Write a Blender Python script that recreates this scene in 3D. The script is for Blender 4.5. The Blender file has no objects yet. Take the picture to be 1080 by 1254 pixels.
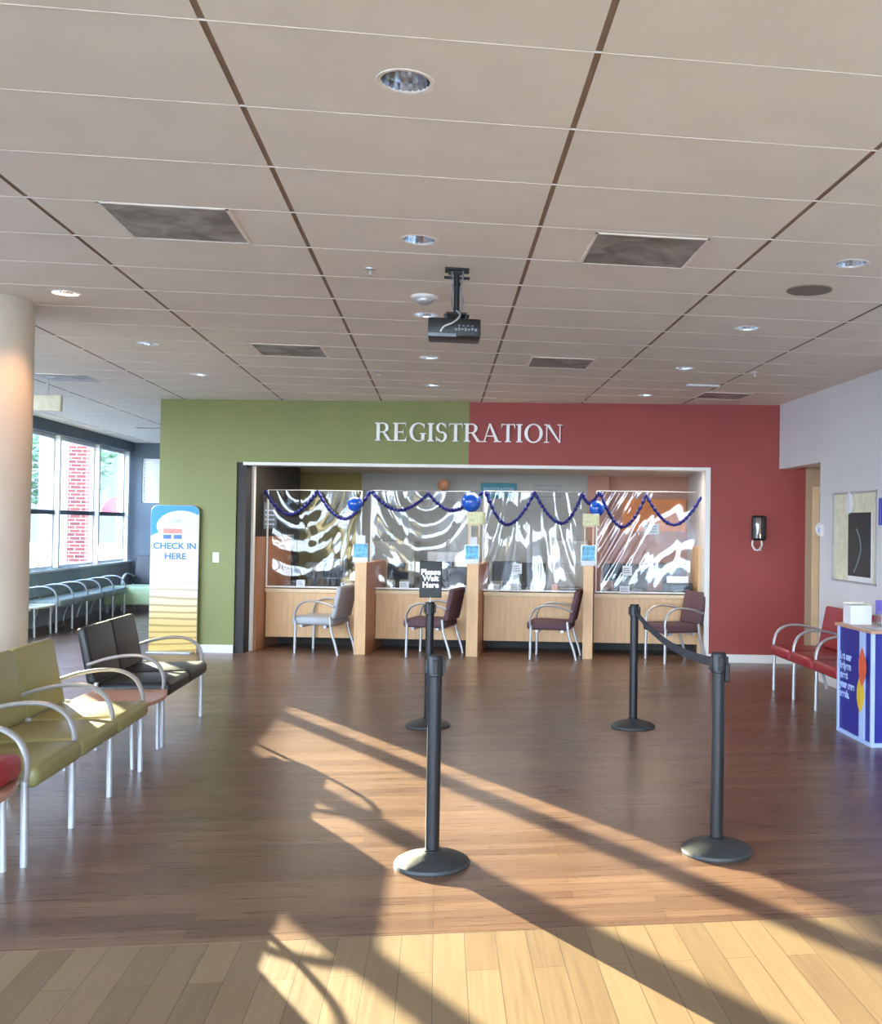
import bpy, bmesh, math, random
from mathutils import Vector, Matrix
random.seed(7)
C = bpy.context.scene.collection
PI = math.pi
rad = math.radians

# ------------------------------------------------------------------ camera geometry (measured from the ceiling grid)
F = 1212.0; PX, PY = 710.0, 627.0; H = 1.6; HC = 3.10
YAW = math.atan((PX-539)/F); ROLL = 0.0145; PITCH = math.atan((645.5-PY)/F)
cyw, syw = math.cos(YAW), math.sin(YAW); cp, sp = math.cos(PITCH), math.sin(PITCH)
RV = Vector((cyw, -syw, 0)); FW = Vector((syw*cp, cyw*cp, sp)); UV = Vector((-syw*sp, -cyw*sp, cp))
WA = rad(10)                                   # the registration wall stands 10 degrees off the ceiling grid
W0 = Vector((-3.42, 12.75, 0)); WU = Vector((math.cos(WA), -math.sin(WA), 0)); WN = Vector((math.sin(WA), math.cos(WA), 0))
WM = Matrix(((WU.x, WN.x, 0, W0.x), (WU.y, WN.y, 0, W0.y), (0, 0, 1, 0), (0, 0, 0, 1)))
def W(u, v, z=0.0): return W0 + WU*u + WN*v + Vector((0, 0, z))

# ------------------------------------------------------------------ materials
def s2l(c):
    return c/12.92 if c <= 0.04045 else ((c+0.055)/1.055)**2.4
def col(r, g, b): return (s2l(r/255), s2l(g/255), s2l(b/255), 1)
def newmat(name):
    m = bpy.data.materials.new(name); m.use_nodes = True
    nt = m.node_tree; b = nt.nodes['Principled BSDF']
    return m, nt, b
def mat(name, rgb, rough=0.5, metal=0.0, var=0.12, scale=12.0, bump=0.0, stretch=None, emit=0.0, spec=0.5, coat=0.0):
    m, nt, b = newmat(name)
    c = col(*rgb)
    tc = nt.nodes.new('ShaderNodeTexCoord'); mp = nt.nodes.new('ShaderNodeMapping')
    if stretch: mp.inputs['Scale'].default_value = stretch
    nz = nt.nodes.new('ShaderNodeTexNoise'); nz.inputs['Scale'].default_value = scale; nz.inputs['Detail'].default_value = 4
    rp = nt.nodes.new('ShaderNodeValToRGB')
    rp.color_ramp.elements[0].position = .3; rp.color_ramp.elements[1].position = .7
    rp.color_ramp.elements[0].color = tuple(x*(1-var) for x in c[:3])+(1,)
    rp.color_ramp.elements[1].color = tuple(min(1, x*(1+var)) for x in c[:3])+(1,)
    L = nt.links.new
    L(tc.outputs['Object'], mp.inputs[0]); L(mp.outputs[0], nz.inputs['Vector']); L(nz.outputs['Fac'], rp.inputs[0]); L(rp.outputs[0], b.inputs['Base Color'])
    b.inputs['Roughness'].default_value = rough; b.inputs['Metallic'].default_value = metal
    b.inputs['Specular IOR Level'].default_value = spec; b.inputs['Coat Weight'].default_value = coat
    if bump:
        bp = nt.nodes.new('ShaderNodeBump'); bp.inputs['Strength'].default_value = bump; bp.inputs['Distance'].default_value = .01
        L(nz.outputs['Fac'], bp.inputs['Height']); L(bp.outputs[0], b.inputs['Normal'])
    if emit:
        b.inputs['Emission Color'].default_value = c; b.inputs['Emission Strength'].default_value = emit
    return m

def wood_floor(name, c1, c2, c3, along='X', plank=.1, length=1.2, rough=.3, streak=1.0):
    m, nt, b = newmat(name); L = nt.links.new
    tc = nt.nodes.new('ShaderNodeTexCoord'); mp = nt.nodes.new('ShaderNodeMapping')
    if along == 'Y': mp.inputs['Rotation'].default_value = (0, 0, PI/2)
    L(tc.outputs['Object'], mp.inputs[0])
    br = nt.nodes.new('ShaderNodeTexBrick'); br.inputs['Scale'].default_value = 1
    br.inputs['Brick Width'].default_value = length; br.inputs['Row Height'].default_value = plank
    br.inputs['Mortar Size'].default_value = .0012; br.inputs['Mortar Smooth'].default_value = .2
    br.inputs['Color1'].default_value = (.1,.1,.1,1); br.inputs['Color2'].default_value = (.9,.9,.9,1); br.inputs['Mortar'].default_value = (0,0,0,1)
    br.offset_frequency = 2; br.offset = .37
    L(mp.outputs[0], br.inputs['Vector'])
    m2 = nt.nodes.new('ShaderNodeMapping'); m2.inputs['Scale'].default_value = (2.2, 55, 1)
    L(mp.outputs[0], m2.inputs[0])
    nz = nt.nodes.new('ShaderNodeTexNoise'); nz.inputs['Scale'].default_value = 1.0; nz.inputs['Detail'].default_value = 6; nz.inputs['Roughness'].default_value = .65
    L(m2.outputs[0], nz.inputs['Vector'])
    mx = nt.nodes.new('ShaderNodeMath'); mx.operation = 'MULTIPLY_ADD'; mx.inputs[1].default_value = .35*1
    sep = nt.nodes.new('ShaderNodeSeparateColor'); L(br.outputs['Color'], sep.inputs[0]); L(sep.outputs[0], mx.inputs[0])
    ml = nt.nodes.new('ShaderNodeMath'); ml.operation = 'MULTIPLY'; ml.inputs[1].default_value = .65*streak; L(nz.outputs['Fac'], ml.inputs[0]); L(ml.outputs[0], mx.inputs[2])
    rp = nt.nodes.new('ShaderNodeValToRGB'); e = rp.color_ramp.elements
    e[0].position = .22; e[0].color = col(*c1); e[1].position = .75; e[1].color = col(*c3)
    k = e.new(.47); k.color = col(*c2)
    L(mx.outputs[0], rp.inputs[0])
    mo = nt.nodes.new('ShaderNodeMixRGB'); mo.blend_type = 'MULTIPLY'; L(br.outputs['Fac'], mo.inputs[0]); L(rp.outputs[0], mo.inputs[1]); mo.inputs[2].default_value = (.35,.35,.35,1)
    L(mo.outputs[0], b.inputs['Base Color'])
    ad = nt.nodes.new('ShaderNodeMath'); ad.operation = 'SUBTRACT'; L(nz.outputs['Fac'], ad.inputs[0]); L(br.outputs['Fac'], ad.inputs[1])
    bp = nt.nodes.new('ShaderNodeBump'); bp.inputs['Strength'].default_value = .22; bp.inputs['Distance'].default_value = .002; L(ad.outputs[0], bp.inputs['Height'])
    L(bp.outputs[0], b.inputs['Normal'])
    rr = nt.nodes.new('ShaderNodeMapRange'); rr.inputs['To Min'].default_value = rough-.06; rr.inputs['To Max'].default_value = rough+.1; L(nz.outputs['Fac'], rr.inputs[0]); L(rr.outputs[0], b.inputs['Roughness'])
    b.inputs['Specular IOR Level'].default_value = .5
    return m

def brick_mat(name, a, bb, mortar, w=.2, h=.07):
    m, nt, b = newmat(name); L = nt.links.new
    tc = nt.nodes.new('ShaderNodeTexCoord'); sp_ = nt.nodes.new('ShaderNodeSeparateXYZ'); L(tc.outputs['Object'], sp_.inputs[0])
    ad = nt.nodes.new('ShaderNodeMath'); ad.operation = 'ADD'; L(sp_.outputs[0], ad.inputs[0]); L(sp_.outputs[1], ad.inputs[1])
    cb = nt.nodes.new('ShaderNodeCombineXYZ'); L(ad.outputs[0], cb.inputs[0]); L(sp_.outputs[2], cb.inputs[1])
    br = nt.nodes.new('ShaderNodeTexBrick'); br.inputs['Scale'].default_value = 1; br.inputs['Brick Width'].default_value = w; br.inputs['Row Height'].default_value = h
    br.inputs['Mortar Size'].default_value = .008; br.inputs['Color1'].default_value = col(*a); br.inputs['Color2'].default_value = col(*bb); br.inputs['Mortar'].default_value = col(*mortar)
    L(cb.outputs[0], br.inputs['Vector']); L(br.outputs['Color'], b.inputs['Base Color']); b.inputs['Roughness'].default_value = .85
    return m

def glass_mat(name, tint=(.9,.96,1,1), refl=.08, rough=.02):
    m, nt, b = newmat(name); L = nt.links.new
    nt.nodes.remove(b); out = nt.nodes['Material Output']
    tr = nt.nodes.new('ShaderNodeBsdfTransparent'); tr.inputs[0].default_value = tint
    gl = nt.nodes.new('ShaderNodeBsdfGlossy'); gl.inputs['Roughness'].default_value = rough
    fr = nt.nodes.new('ShaderNodeFresnel'); fr.inputs['IOR'].default_value = 1.45
    ma = nt.nodes.new('ShaderNodeMath'); ma.operation = 'MAXIMUM'; ma.inputs[1].default_value = refl; L(fr.outputs[0], ma.inputs[0])
    ge = nt.nodes.new('ShaderNodeNewGeometry'); iv = nt.nodes.new('ShaderNodeMath'); iv.operation = 'SUBTRACT'; iv.inputs[0].default_value = 1; L(ge.outputs['Backfacing'], iv.inputs[1])
    mb = nt.nodes.new('ShaderNodeMath'); mb.operation = 'MULTIPLY'; L(ma.outputs[0], mb.inputs[0]); L(iv.outputs[0], mb.inputs[1]); ma = mb
    mx = nt.nodes.new('ShaderNodeMixShader'); L(ma.outputs[0], mx.inputs[0]); L(tr.outputs[0], mx.inputs[1]); L(gl.outputs[0], mx.inputs[2])
    L(mx.outputs[0], out.inputs[0]); return m

MT = {}
MT['ceil'] = mat('ceiling_tile', (236,227,211), .9, 0, .03, 3, .05)
MT['run'] = mat('ceiling_runner', (150,128,108), .7)
MT['seam'] = mat('ceiling_seam', (236,228,216), .6)
MT['dark_floor'] = wood_floor('dark_plank', (88,63,50), (111,83,65), (140,108,85), 'X', .085, .95, .27)
MT['light_floor'] = wood_floor('light_plank', (112,90,66), (131,107,79), (148,124,93), 'Y', .12, 1.2, .36, .9)
MT['green'] = mat('green_paint', (128,131,74), .55, 0, .04, 2)
MT['red'] = mat('red_paint', (152,58,52), .55, 0, .05, 2)
MT['white'] = mat('white_paint', (214,212,214), .6, 0, .03, 2)
MT['grey_wall'] = mat('grey_paint', (176,176,170), .6, 0, .04, 2)
MT['olive'] = mat('olive_paint', (158,146,86), .6, 0, .04, 2)
MT['pink'] = mat('rose_paint', (190,140,122), .6, 0, .05, 2)
MT['orange'] = mat('lit_orange_wall', (240,140,60), .5, 0, .08, 4)
MT['slate'] = mat('slate_paint', (96,108,118), .65, 0, .04, 2)
MT['darkwall'] = mat('charcoal', (40,36,32), .6, 0, .1, 4)
MT['hall'] = mat('tan_paint', (176,150,122), .6, 0, .05, 2)
MT['trim'] = mat('white_trim', (232,228,222), .35, 0, .02, 4)
MT['column'] = mat('column_paint', (214,206,192), .5, 0, .03, 1.5)
MT['wood'] = mat('maple_veneer', (222,178,128), .4, 0, .09, 3, 0, (9,9,.8))
MT['wood_d'] = mat('brown_veneer', (165,112,80), .4, 0, .12, 3, 0, (9,9,.8))
MT['tabletop'] = mat('rosy_wood_top', (190,146,122), .3, 0, .1, 4, 0, (1,12,1))
MT['doorwood'] = mat('door_wood', (120,52,34), .4, 0, .2, 4, 0, (8,8,1))
MT['cream'] = mat('cream_trim', (226,196,156), .4, 0, .04, 5)
MT['silver'] = mat('silver_paint_metal', (190,191,192), .34, .45, .05, 20)
MT['chrome'] = mat('polished_reflector', (225,225,225), .12, 1, .05, 30)
MT['greenv'] = mat('olive_vinyl', (146,142,92), .36, 0, .05, 8, .03)
MT['blackv'] = mat('black_vinyl', (36,38,41), .42, 0, .1, 8, .03)
MT['redv'] = mat('maroon_vinyl', (158,44,52), .35, 0, .08, 8, .03)
MT['greyv'] = mat('grey_sage_vinyl', (140,152,146), .4, 0, .06, 8, .03)
MT['palev'] = mat('pale_green_vinyl', (176,196,150), .4, 0, .05, 8, .03)
MT['lightgrey'] = mat('light_grey_vinyl', (168,168,170), .45, 0, .06, 10, .03)
MT['plum'] = mat('plum_mottled_fabric', (96,68,74), .8, 0, .45, 70, .1)
MT['black'] = mat('black_plastic', (26,27,29), .42, 0, .1, 20)
MT['post'] = mat('black_powder_coat', (32,33,36), .38, .2, .08, 30)
MT['blackmat'] = mat('black_textured_base', (52,54,54), .5, 0, .15, 60, .1)
MT['belt'] = mat('black_webbing', (46,50,60), .7, 0, .2, 150, .1)
MT['signblack'] = mat('matte_black_sign', (12,12,12), .5)
MT['lettering'] = mat('white_lettering', (250,249,245), .4, 0, .01, 5)
MT['paper'] = mat('white_paper', (226,226,228), .6, 0, .02, 5)
MT['garland'] = mat('blue_tinsel', (28,34,112), .35, .3, .4, 120, .4)
MT['balloon'] = mat('blue_balloon', (20,84,190), .22, 0, .04, 3, 0, None, 0, .6, .3)
MT['peach'] = mat('peach_balloon', (226,160,124), .4)
MT['navy'] = mat('navy_panel', (40,44,140), .35, 0, .05, 5)
MT['paleblue'] = mat('pale_blue_panel', (176,196,236), .4, 0, .03, 5)
MT['orangep'] = mat('orange_print', (226,98,66), .4); MT['yellowp'] = mat('yellow_print', (226,188,60), .4)
MT['purple'] = mat('purple_print', (112,96,178), .5, 0, .2, 12)
MT['teal'] = mat('teal_sign_print', (58,140,158), .5, 0, .05, 5)
MT['sky_print'] = mat('blue_white_print', (90,170,205), .35, 0, .5, 22)
MT['floral'] = mat('cream_floral_print', (222,218,172), .5, 0, .2, 30)
MT['screen'] = mat('dark_screen', (34,44,56), .15, 0, .2, 6)
MT['greydev'] = mat('grey_device_plastic', (120,128,136), .45)
MT['speaker'] = mat('speaker_mesh', (128,120,112), .6, .2, .2, 160, .1)
MT['brick'] = brick_mat('red_brick', (150,72,58), (120,54,48), (196,178,164))
MT['brick2'] = brick_mat('tan_brick', (176,140,112), (150,112,90), (196,184,170))
MT['ext_white'] = mat('exterior_white', (206,214,222), .6, 0, .04, 2)
MT['paving'] = mat('pale_paving', (112,118,122), .85, 0, .12, 2)
MT['leaf'] = mat('tree_leaves', (92,124,92), .7, 0, .4, 5)
MT['bark'] = mat('tree_bark', (86,70,56), .9, 0, .3, 8)
MT['redawning'] = mat('red_canvas', (178,74,72), .6)
MT['printtxt'] = mat('blue_print', (52,112,160), .5, 0, .05, 4)
MT['printtxt2'] = mat('faint_blue_print', (150,166,196), .5, 0, .05, 4)
MT['salmon'] = mat('salmon_print', (222,134,122), .5); MT['royal'] = mat('royal_print', (72,112,178), .5)
MT['glass'] = glass_mat('window_glass', (.93,.97,1,1), .06)
MT['clear'] = glass_mat('clear_acrylic', (.93,.96,.97,1), .14, .05)
MT['xray'] = mat('dark_photo_print', (26,27,30), .25, 0, .5, 3)
MT['lampwarm'] = mat('lit_lamp', (255,226,180), .5, 0, 0, 1, 0, None, 6.0)
MT['lampoff'] = mat('frosted_bulb', (236,234,228), .35)
MT['diffuser'] = mat('added_glow_diffuser', (255,244,226), .5, 0, 0, 1, 0, None, 9.0)
MT['exitbox'] = mat('cream_plastic', (222,216,190), .5)
MT['blind'] = mat('window_blind', (206,218,238), .6, 0, .05, 3)

def vinyl_sheet_mat():
    m, nt, b = newmat('crinkled_clear_vinyl'); L = nt.links.new
    nt.nodes.remove(b); out = nt.nodes['Material Output']
    tc = nt.nodes.new('ShaderNodeTexCoord')
    nz = nt.nodes.new('ShaderNodeTexNoise'); nz.inputs['Scale'].default_value = 1.6; nz.inputs['Detail'].default_value = 1; nz.inputs['Distortion'].default_value = 1.2
    mp = nt.nodes.new('ShaderNodeMapping'); mp.inputs['Scale'].default_value = (1.5, 1, .55); mp.inputs['Rotation'].default_value = (0, .35, 0)
    L(tc.outputs['Object'], mp.inputs[0]); L(mp.outputs[0], nz.inputs['Vector'])
    bp = nt.nodes.new('ShaderNodeBump'); bp.inputs['Strength'].default_value = 1; bp.inputs['Distance'].default_value = .03; L(nz.outputs['Fac'], bp.inputs['Height'])
    tr = nt.nodes.new('ShaderNodeBsdfTransparent'); tr.inputs[0].default_value = (.88,.9,.92,1)
    gl = nt.nodes.new('ShaderNodeBsdfGlossy'); gl.inputs['Roughness'].default_value = .06; gl.inputs[0].default_value = (1,1,1,1); L(bp.outputs[0], gl.inputs['Normal'])
    mx = nt.nodes.new('ShaderNodeMixShader'); mx.inputs[0].default_value = .075; L(tr.outputs[0], mx.inputs[1]); L(gl.outputs[0], mx.inputs[2])
    L(mx.outputs[0], out.inputs[0]); return m
MT['vinyl'] = vinyl_sheet_mat()

def vent_mat():
    m, nt, b = newmat('dusty_metal_plate'); L = nt.links.new
    tc = nt.nodes.new('ShaderNodeTexCoord'); nz = nt.nodes.new('ShaderNodeTexNoise'); nz.inputs['Scale'].default_value = 5; nz.inputs['Detail'].default_value = 5; nz.inputs['Distortion'].default_value = .8
    oi = nt.nodes.new('ShaderNodeObjectInfo'); va = nt.nodes.new('ShaderNodeVectorMath'); va.operation = 'ADD'
    mm = nt.nodes.new('ShaderNodeMath'); mm.operation = 'MULTIPLY'; mm.inputs[1].default_value = 40; L(oi.outputs['Random'], mm.inputs[0])
    L(tc.outputs['Object'], va.inputs[0]); L(mm.outputs[0], va.inputs[1]); L(va.outputs[0], nz.inputs['Vector'])
    rp = nt.nodes.new('ShaderNodeValToRGB'); rp.color_ramp.elements[0].position = .35; rp.color_ramp.elements[0].color = col(122,118,110); rp.color_ramp.elements[1].position = .7; rp.color_ramp.elements[1].color = col(186,182,174)
    L(nz.outputs['Fac'], rp.inputs[0]); L(rp.outputs[0], b.inputs['Base Color']); b.inputs['Metallic'].default_value = .15; b.inputs['Roughness'].default_value = .5
    return m
MT['vent'] = vent_mat()

def banner_mat():
    # printed graphic: blue swoosh at the top, pale sky, rippled yellow sand at the foot (object space: x 0..0.59, z 0..1.8)
    m, nt, b = newmat('printed_banner'); L = nt.links.new
    N = nt.nodes.new
    tc = N('ShaderNodeTexCoord'); sx = N('ShaderNodeSeparateXYZ'); L(tc.outputs['Object'], sx.inputs[0])
    zr = N('ShaderNodeMapRange'); zr.inputs['From Max'].default_value = 1.8; L(sx.outputs[2], zr.inputs[0])
    rp = N('ShaderNodeValToRGB'); e = rp.color_ramp.elements
    e[0].position = .02; e[0].color = col(226,188,100); e[1].position = .95; e[1].color = col(206,210,232)
    for p_, c_ in ((.2,(222,190,116)), (.38,(226,206,168)), (.55,(214,206,206)), (.72,(206,207,224))):
        k = e.new(p_); k.color = col(*c_)
    L(zr.outputs[0], rp.inputs[0])
    mp = N('ShaderNodeMapping'); mp.inputs['Scale'].default_value = (1.6, 1, 7); mp.inputs['Rotation'].default_value = (0, .12, 0); L(tc.outputs['Object'], mp.inputs[0])
    wv = N('ShaderNodeTexWave'); wv.bands_direction = 'Z'; wv.inputs['Scale'].default_value = .55; wv.inputs['Distortion'].default_value = 9; wv.inputs['Detail'].default_value = 1.5; wv.inputs['Detail Scale'].default_value = .5
    L(mp.outputs[0], wv.inputs['Vector'])
    wr = N('ShaderNodeValToRGB'); wr.color_ramp.elements[0].position = .0; wr.color_ramp.elements[0].color = (.58,.5,.42,1); wr.color_ramp.elements[1].position = .35; wr.color_ramp.elements[1].color = (1,1,1,1)
    L(wv.outputs[0], wr.inputs[0])
    fade = N('ShaderNodeMapRange'); fade.inputs['From Min'].default_value = 1.12; fade.inputs['From Max'].default_value = .6; L(sx.outputs[2], fade.inputs[0])
    mu = N('ShaderNodeMixRGB'); mu.blend_type = 'MULTIPLY'; L(fade.outputs[0], mu.inputs[0]); L(rp.outputs[0], mu.inputs[1]); L(wr.outputs[0], mu.inputs[2])
    # swoosh = outside an ellipse and above a height
    def mth(op, a, bval=None, c2=None):
        n = N('ShaderNodeMath'); n.operation = op
        if isinstance(a, float): n.inputs[0].default_value = a
        else: L(a, n.inputs[0])
        if bval is not None:
            if isinstance(bval, float): n.inputs[1].default_value = bval
            else: L(bval, n.inputs[1])
        return n.outputs[0]
    dx = mth('DIVIDE', mth('SUBTRACT', sx.outputs[0], .37), .30)
    dz = mth('DIVIDE', mth('SUBTRACT', sx.outputs[2], 1.54), .19)
    d = mth('ADD', mth('MULTIPLY', dx, dx), mth('MULTIPLY', dz, dz))
    out_ = mth('GREATER_THAN', d, 1.0)
    lim = mth('ADD', mth('MULTIPLY', sx.outputs[0], .45), 1.42)
    ab = mth('GREATER_THAN', sx.outputs[2], lim)
    fac = mth('MULTIPLY', out_, ab)
    mx = N('ShaderNodeMixRGB'); L(fac, mx.inputs[0]); L(mu.outputs[0], mx.inputs[1]); mx.inputs[2].default_value = col(20,140,210)
    L(mx.outputs[0], b.inputs['Base Color']); b.inputs['Roughness'].default_value = .45
    return m
MT['banner'] = banner_mat()

# ------------------------------------------------------------------ mesh building
class MB:
    def __init__(s): s.bm = bmesh.new()
    def _add(s, verts, faces, bev=0, seg=2):
        t = bmesh.new(); vs = [t.verts.new(v) for v in verts]
        for f in faces:
            try: t.faces.new([vs[i] for i in f])
            except ValueError: pass
        if bev:
            bmesh.ops.bevel(t, geom=t.edges[:]+t.verts[:], offset=bev, segments=seg, profile=.5, affect='EDGES', clamp_overlap=True)
        bmesh.ops.recalc_face_normals(t, faces=t.faces[:])
        me = bpy.data.meshes.new('tmp'); t.to_mesh(me); t.free(); s.bm.from_mesh(me); bpy.data.meshes.remove(me)
    def box(s, x0, x1, y0, y1, z0, z1, bev=0, M=None, seg=2):
        v = [Vector((x, y, z)) for z in (z0, z1) for y in (y0, y1) for x in (x0, x1)]
        if M is not None: v = [M @ p for p in v]
        s._add(v, [(0,1,3,2), (4,6,7,5), (0,4,5,1), (2,3,7,6), (0,2,6,4), (1,5,7,3)], bev, seg); return s
    def lathe(s, prof, n=32, c=(0,0,0), cap=True, M=None):
        vs = []; fs = []
        for r, z in prof:
            for i in range(n):
                a = 2*PI*i/n; p = Vector((c[0]+r*math.cos(a), c[1]+r*math.sin(a), c[2]+z)); vs.append(M @ p if M is not None else p)
        for k in range(len(prof)-1):
            for i in range(n): j = (i+1) % n; fs.append((k*n+i, k*n+j, (k+1)*n+j, (k+1)*n+i))
        if cap: fs.append(tuple(range(n))); fs.append(tuple(range((len(prof)-1)*n, len(prof)*n)))
        s._add(vs, fs); return s
    def tube(s, pts, r, n=10, r2=None, up=None, cap=True):
        pts = [Vector(p) for p in pts]; rs = r if isinstance(r, (list, tuple)) else [r]*len(pts)
        vs = []; fs = []; pu = None
        for i, p in enumerate(pts):
            d = (pts[min(i+1, len(pts)-1)] - pts[max(i-1, 0)]).normalized()
            if up is not None: a = Vector(up); a = (a - d*a.dot(d)).normalized()
            else:
                a = pu if pu is not None else (Vector((0,0,1)) if abs(d.z) < .9 else Vector((1,0,0)))
                a = (a - d*a.dot(d)).normalized()
            pu = a; b = d.cross(a)
            for k in range(n):
                t = 2*PI*k/n; rr2 = (r2 if r2 else rs[i])
                vs.append(p + a*math.cos(t)*rs[i] + b*math.sin(t)*rr2)
        for i in range(len(pts)-1):
            for k in range(n): j = (k+1) % n; fs.append((i*n+k, i*n+j, (i+1)*n+j, (i+1)*n+k))
        if cap: fs.append(tuple(range(n))); fs.append(tuple(range((len(pts)-1)*n, len(pts)*n)))
        s._add(vs, fs); return s
    def prism(s, poly, y0, y1, bev=0, M=None):   # polygon in x,z extruded along y
        n = len(poly); vs = [Vector((x, y0, z)) for x, z in poly] + [Vector((x, y1, z)) for x, z in poly]
        if M is not None: vs = [M @ p for p in vs]
        fs = [tuple(range(n)), tuple(range(n, 2*n))] + [(i, (i+1) % n, n+(i+1) % n, n+i) for i in range(n)]
        s._add(vs, fs, bev); return s
    def sphere(s, c, r, sz=1.0, n=20, m=14):
        prof = [(max(1e-4, r*math.sin(PI*k/m)), -r*sz*math.cos(PI*k/m)) for k in range(m+1)]
        return s.lathe(prof, n, c)
    def build(s, name, m, parent=None, smooth=None):
        me = bpy.data.meshes.new(name); s.bm.to_mesh(me); s.bm.free()
        if smooth is not None:
            for p in me.polygons: p.use_smooth = True
            try: me.set_sharp_from_angle(angle=rad(smooth))
            except Exception: pass
        me.materials.append(MT[m] if isinstance(m, str) else m)
        o = bpy.data.objects.new(name, me); C.objects.link(o)
        if parent is not None: o.parent = parent
        return o
def smoothpts(pts, k=6):
    pts = [Vector(p) for p in pts]; out = []
    for i in range(len(pts)-1):
        p0 = pts[max(i-1, 0)]; p1 = pts[i]; p2 = pts[i+1]; p3 = pts[min(i+2, len(pts)-1)]
        for j in range(k):
            t = j/k; out.append(.5*((2*p1)+(p2-p0)*t+(2*p0-5*p1+4*p2-p3)*t*t+(3*p1-p0-3*p2+p3)*t*t*t))
    out.append(pts[-1]); return out
def tag(o, label, cat, group=None, kind=None):
    if label: o['label'] = label
    if cat: o['category'] = cat
    if group: o['group'] = group
    if kind: o['kind'] = kind
    return o
def thing(name, label, cat, loc=(0,0,0), rz=0.0, group=None):
    o = bpy.data.objects.new(name, None); C.objects.link(o); o.location = loc; o.rotation_euler = (0,0,rz); o.empty_display_size = .1
    return tag(o, label, cat, group)
def struct(o): o['kind'] = 'structure'; return o
def inwall(o): o.matrix_world = WM @ o.matrix_world; return o
def copytree(o, loc, rz=0.0, label=None, group=None):
    c = o.copy(); C.objects.link(c); c.location = loc; c.rotation_euler = (0,0,rz)
    if label: c['label'] = label
    if group: c['group'] = group
    def kids(a, b):
        for ch in [x for x in a.children]:
            d = ch.copy(); C.objects.link(d); d.parent = b; kids(ch, d)
    kids(o, c); return c
def text(name, s, size, m, parent, loc, rot, ext=.001, align='CENTER', bold=0.0, sx=1.0):
    cu = bpy.data.curves.new(name, 'FONT'); cu.body = s; cu.size = size; cu.extrude = ext; cu.align_x = align; cu.align_y = 'CENTER'; cu.offset = bold; cu.space_line = .95
    t = bpy.data.objects.new('tmp', cu); C.objects.link(t); bpy.context.view_layer.update()
    me = bpy.data.meshes.new_from_object(t.evaluated_get(bpy.context.evaluated_depsgraph_get()))
    bpy.data.objects.remove(t); bpy.data.curves.remove(cu)
    me.materials.clear(); me.materials.append(MT[m]); me.name = name
    o = bpy.data.objects.new(name, me); C.objects.link(o); o.parent = parent; o.location = loc; o.rotation_euler = rot; o.scale = (sx, 1, 1)
    return o

# ------------------------------------------------------------------ setting: floors
b = MB(); b.box(-6.1, 9, 3.95, 22, -.12, 0); struct(b.build('floor', 'dark_floor'))
b = MB(); b.box(-6.1, 9, -5, 3.95, -.12, 0); struct(b.build('floor', 'light_floor'))
b = MB(); b.box(-6.1, 4.02, 3.938, 3.962, -.01, .0006); struct(b.build('trim_1', 'dark_floor'))

# ------------------------------------------------------------------ ceiling made of 1.2 x 0.61 m tiles with round cut-outs for the downlights
GX0, GW = .471, 1.2; GY0, GD = 3.07, .6135
LIGHTS = [(-.14,3.384), (-.134,5.264), (-.127,7.148), (-.124,8.961), (-.118,10.743),
          (2.26,5.269), (2.24,7.113), (2.24,9.014), (2.27,10.948),
          (-2.482,6.949), (-2.483,8.798), (-2.469,10.544), (-4.9,8.8), (-4.9,10.6), (2.26,3.4), (-2.48,5.1)]
RH = .088
def ring_tile(b, x0, x1, y0, y1, z, holes):
    if not holes:
        b._q.append([(x0,y0,z),(x0,y1,z),(x1,y1,z),(x1,y0,z)]); return
    hx, hy = holes[0]
    hx = min(max(hx, x0+RH+.004), x1-RH-.004); hy = min(max(hy, y0+RH+.004), y1-RH-.004)
    ang = [2*PI*i/32 for i in range(32)] + [math.atan2(cy_-hy, cx_-hx) % (2*PI) for cx_ in (x0,x1) for cy_ in (y0,y1)]
    ang = sorted(set(round(a, 6) for a in ang)); ins = []; outs = []
    for a in ang:
        c, s = math.cos(a), math.sin(a)
        t = min([(x1-hx)/c if c > 1e-9 else 1e9, (x0-hx)/c if c < -1e-9 else 1e9, (y1-hy)/s if s > 1e-9 else 1e9, (y0-hy)/s if s < -1e-9 else 1e9])
        ins.append((hx+RH*c, hy+RH*s, z)); outs.append((hx+t*c, hy+t*s, z))
    n = len(ang)
    for i in range(n):
        j = (i+1) % n; b._q.append([ins[i], ins[j], outs[j], outs[i]])
    b._h.append((hx, hy))
b = MB(); b._q = []; b._h = []
ky = range(-12, 31); kx = range(-6, 6)
for i in kx:
    for j in ky:
        x0 = GX0+GW*i+.011; x1 = GX0+GW*(i+1)-.011; y0 = GY0+GD*j; y1 = y0+GD
        if x0 > 8 or y1 > 21.8: continue
        x0 = max(x0, -6.0)
        hs = [l for l in LIGHTS if x0 < l[0] < x1 and y0 <= l[1] < y1]
        ring_tile(b, x0, x1, y0, y1, HC, hs)
HOLES = b._h
for q in b._q:
    vs = [b.bm.verts.new(p) for p in q]; b.bm.faces.new(vs)
bmesh.ops.recalc_face_normals(b.bm, faces=b.bm.faces[:])
struct(b.build('ceiling', 'ceil'))
b = MB()
for i in range(-5, 7): x = GX0+GW*i; b.box(x-.0135, x+.0135, -4.3, 21.8, HC+.004, HC+.03)
struct(b.build('trim_2', 'run'))
b = MB()
for j in ky:
    y = GY0+GD*j; b.box(-6.0, 6.45, y-.0022, y+.0022, HC-.0015, HC+.004)
struct(b.build('trim_3', 'seam'))
b = MB(); b.box(-6.08, 9, -5, 22, HC+.2, HC+.3); struct(b.build('ceiling', 'darkwall'))

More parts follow.
